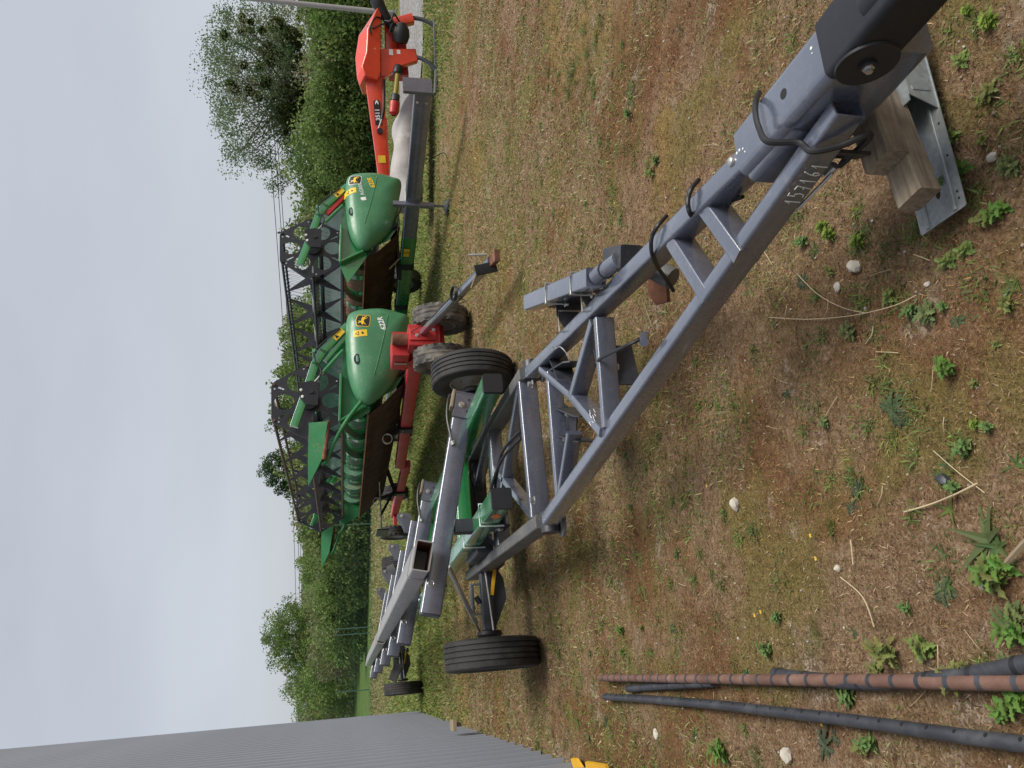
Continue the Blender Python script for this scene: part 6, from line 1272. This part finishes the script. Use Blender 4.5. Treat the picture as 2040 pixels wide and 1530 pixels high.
for (a, b, s) in [(1545, 1160, 1.0), (1620, 1255, 1.2), (1632, 1275, 1.1), (1610, 1290, 1.0), (1810, 925, .8), (1650, 1000, .7), (1560, 1360, 1.2), (1600, 1365, 1.1), (1640, 1370, 1.0), (1350, 60, 1.4), (1180, 90, 2.3), (1150, 120, 2.4), (1170, 150, 2.2), (1145, 170, 2.2), (1160, 60, 2.4), (1140, 135, 2.2), (1165, 105, 2.4), (1135, 155, 2.0), (1190, 40, 2.2), (1130, 185, 2.0), (1480, 560, .8), (1440, 265, 1.0), (1520, 110, 1.0), (1470, 100, .9), (1085, 1290, 1.3), (1090, 1330, 1.3), (1075, 1385, 1.5), (1110, 1400, 1.4), (1120, 1290, 1.2), (1090, 1240, 1.2), (1060, 1420, 1.5), (1100, 1455, 1.6), (1065, 1480, 1.6), (1130, 1460, 1.4), (1150, 1380, 1.3), (1180, 1410, 1.3), (1215, 1460, 1.2), (1205, 1500, 1.2), (1010, 1450, 1.6), (960, 1430, 1.7), (930, 1420, 1.6), (1000, 1400, 1.4), (1185, 1440, 1.2), (1390, 1180, .8), (1270, 620, .9), (1420, 640, .8), (1330, 830, .8), (1290, 1050, .8), (1500, 900, .7)]: weed('tuft', a, b, s)
def stalk(pts, r_, label, mat='tan'):
    P = [G(a, b, z) for a, b, z in pts]; P = [Vector((p.x, p.y, max(p.z, 0.004) + gz(p.x, p.y) + .004)) for p in P]
    mb = MB(True); mb.tube(smooth_pts(P, 5), r_, 5); o = mb.build('dry_stalk', M[mat], None); tag(o, label, 'dry stalk')
M['straw'] = simple('dry_straw', (0.50, 0.40, 0.25), 0.7)
stalk([(1525, 632, .01), (1600, 636, .012), (1680, 630, .02), (1740, 618, .03), (1785, 605, .035), (1824, 588, .02)], .0016, 'long thin straw stalk arching across the moss below the drawbar', 'straw')
stalk([(1582, 545, .01), (1620, 585, .01), (1670, 612, .014), (1722, 624, .02)], .0014, 'thin straw stalk joining the long arching one', 'straw')
stalk([(1802, 1020, .01), (1850, 1005, .014), (1900, 985, .02), (1945, 963, .014)], .0028, 'bent woody stalk near the dark stone', 'straw')
stalk([(1850, 898, .01), (1900, 938, .012), (1960, 982, .012)], .0014, 'thin straight straw crossing above the dark stone', 'straw')
stalk([(1668, 1150, .01), (1712, 1190, .012), (1735, 1250, .012)], .0020, 'dry stalk running from the small white stone', 'straw')
stalk([(1690, 1075, .01), (1694, 1125, .012)], .0024, 'short thick dead stem left of the white stone', 'straw')
stalk([(2000, 1125, .02), (2040, 1075, .03), (2075, 1050, .03)], .007, 'grey broken stick at the lower picture edge', 'tan')
for i in range(30):
    a, b = random.uniform(1250, 2030), random.uniform(120, 1480); an_ = random.uniform(0, 6.28); l_ = random.uniform(15, 55)
    P = [(a, b, .008), (a + l_ * .5 * math.cos(an_) + random.uniform(-4, 4), b + l_ * .5 * math.sin(an_), .014), (a + l_ * math.cos(an_), b + l_ * math.sin(an_), .008)]
    Q_ = [G(*p) for p in P]; Q_ = [Vector((p.x, p.y, p.z + gz(p.x, p.y))) for p in Q_]; mb = MB(True); mb.tube(smooth_pts(Q_, 3), random.uniform(.0007, .0015), 4); o = mb.build('dry_stalk', M['straw'], None); tag(o, 'short dry straw stem lying loose on the moss', 'dry stalk', 'loose dry stems on the moss'); note(a, b, o, 'stalk', 'short loose straw stem')
def flower(px, py):
    p = G(px, py, 0); z = gz(p.x, p.y); t = thing('yellow_flower', (p.x, p.y, z), 0, 'tiny yellow flower opening low over the moss', 'flower', 'tiny yellow flowers'); t.scale = (.62, .62, .62)
    mb = MB(); mb.tube([(0, 0, -.004), (.003, 0, .02), (.002, 0, .035)], .0009, 5); mb.build('stem', M['wire'], t)
    mb = MB()
    for k in range(6): a = k * math.pi / 3; mb.add([(.002, 0, .035), (.002 + .010 * math.cos(a - .35), .010 * math.sin(a - .35), .040), (.002 + .014 * math.cos(a), .014 * math.sin(a), .038), (.002 + .010 * math.cos(a + .35), .010 * math.sin(a + .35), .040)], [(0, 1, 2, 3)])
    mb.build('petals', M['yellow'], t, 0); note(px, py, t, 'flower', 'tiny yellow flower')
for a, b in ((1512, 1226), (1520, 1219), (1620, 1067), (1632, 1113), (1637, 1443), (1225, 405), (1415, 968)): flower(a, b)
relabel()
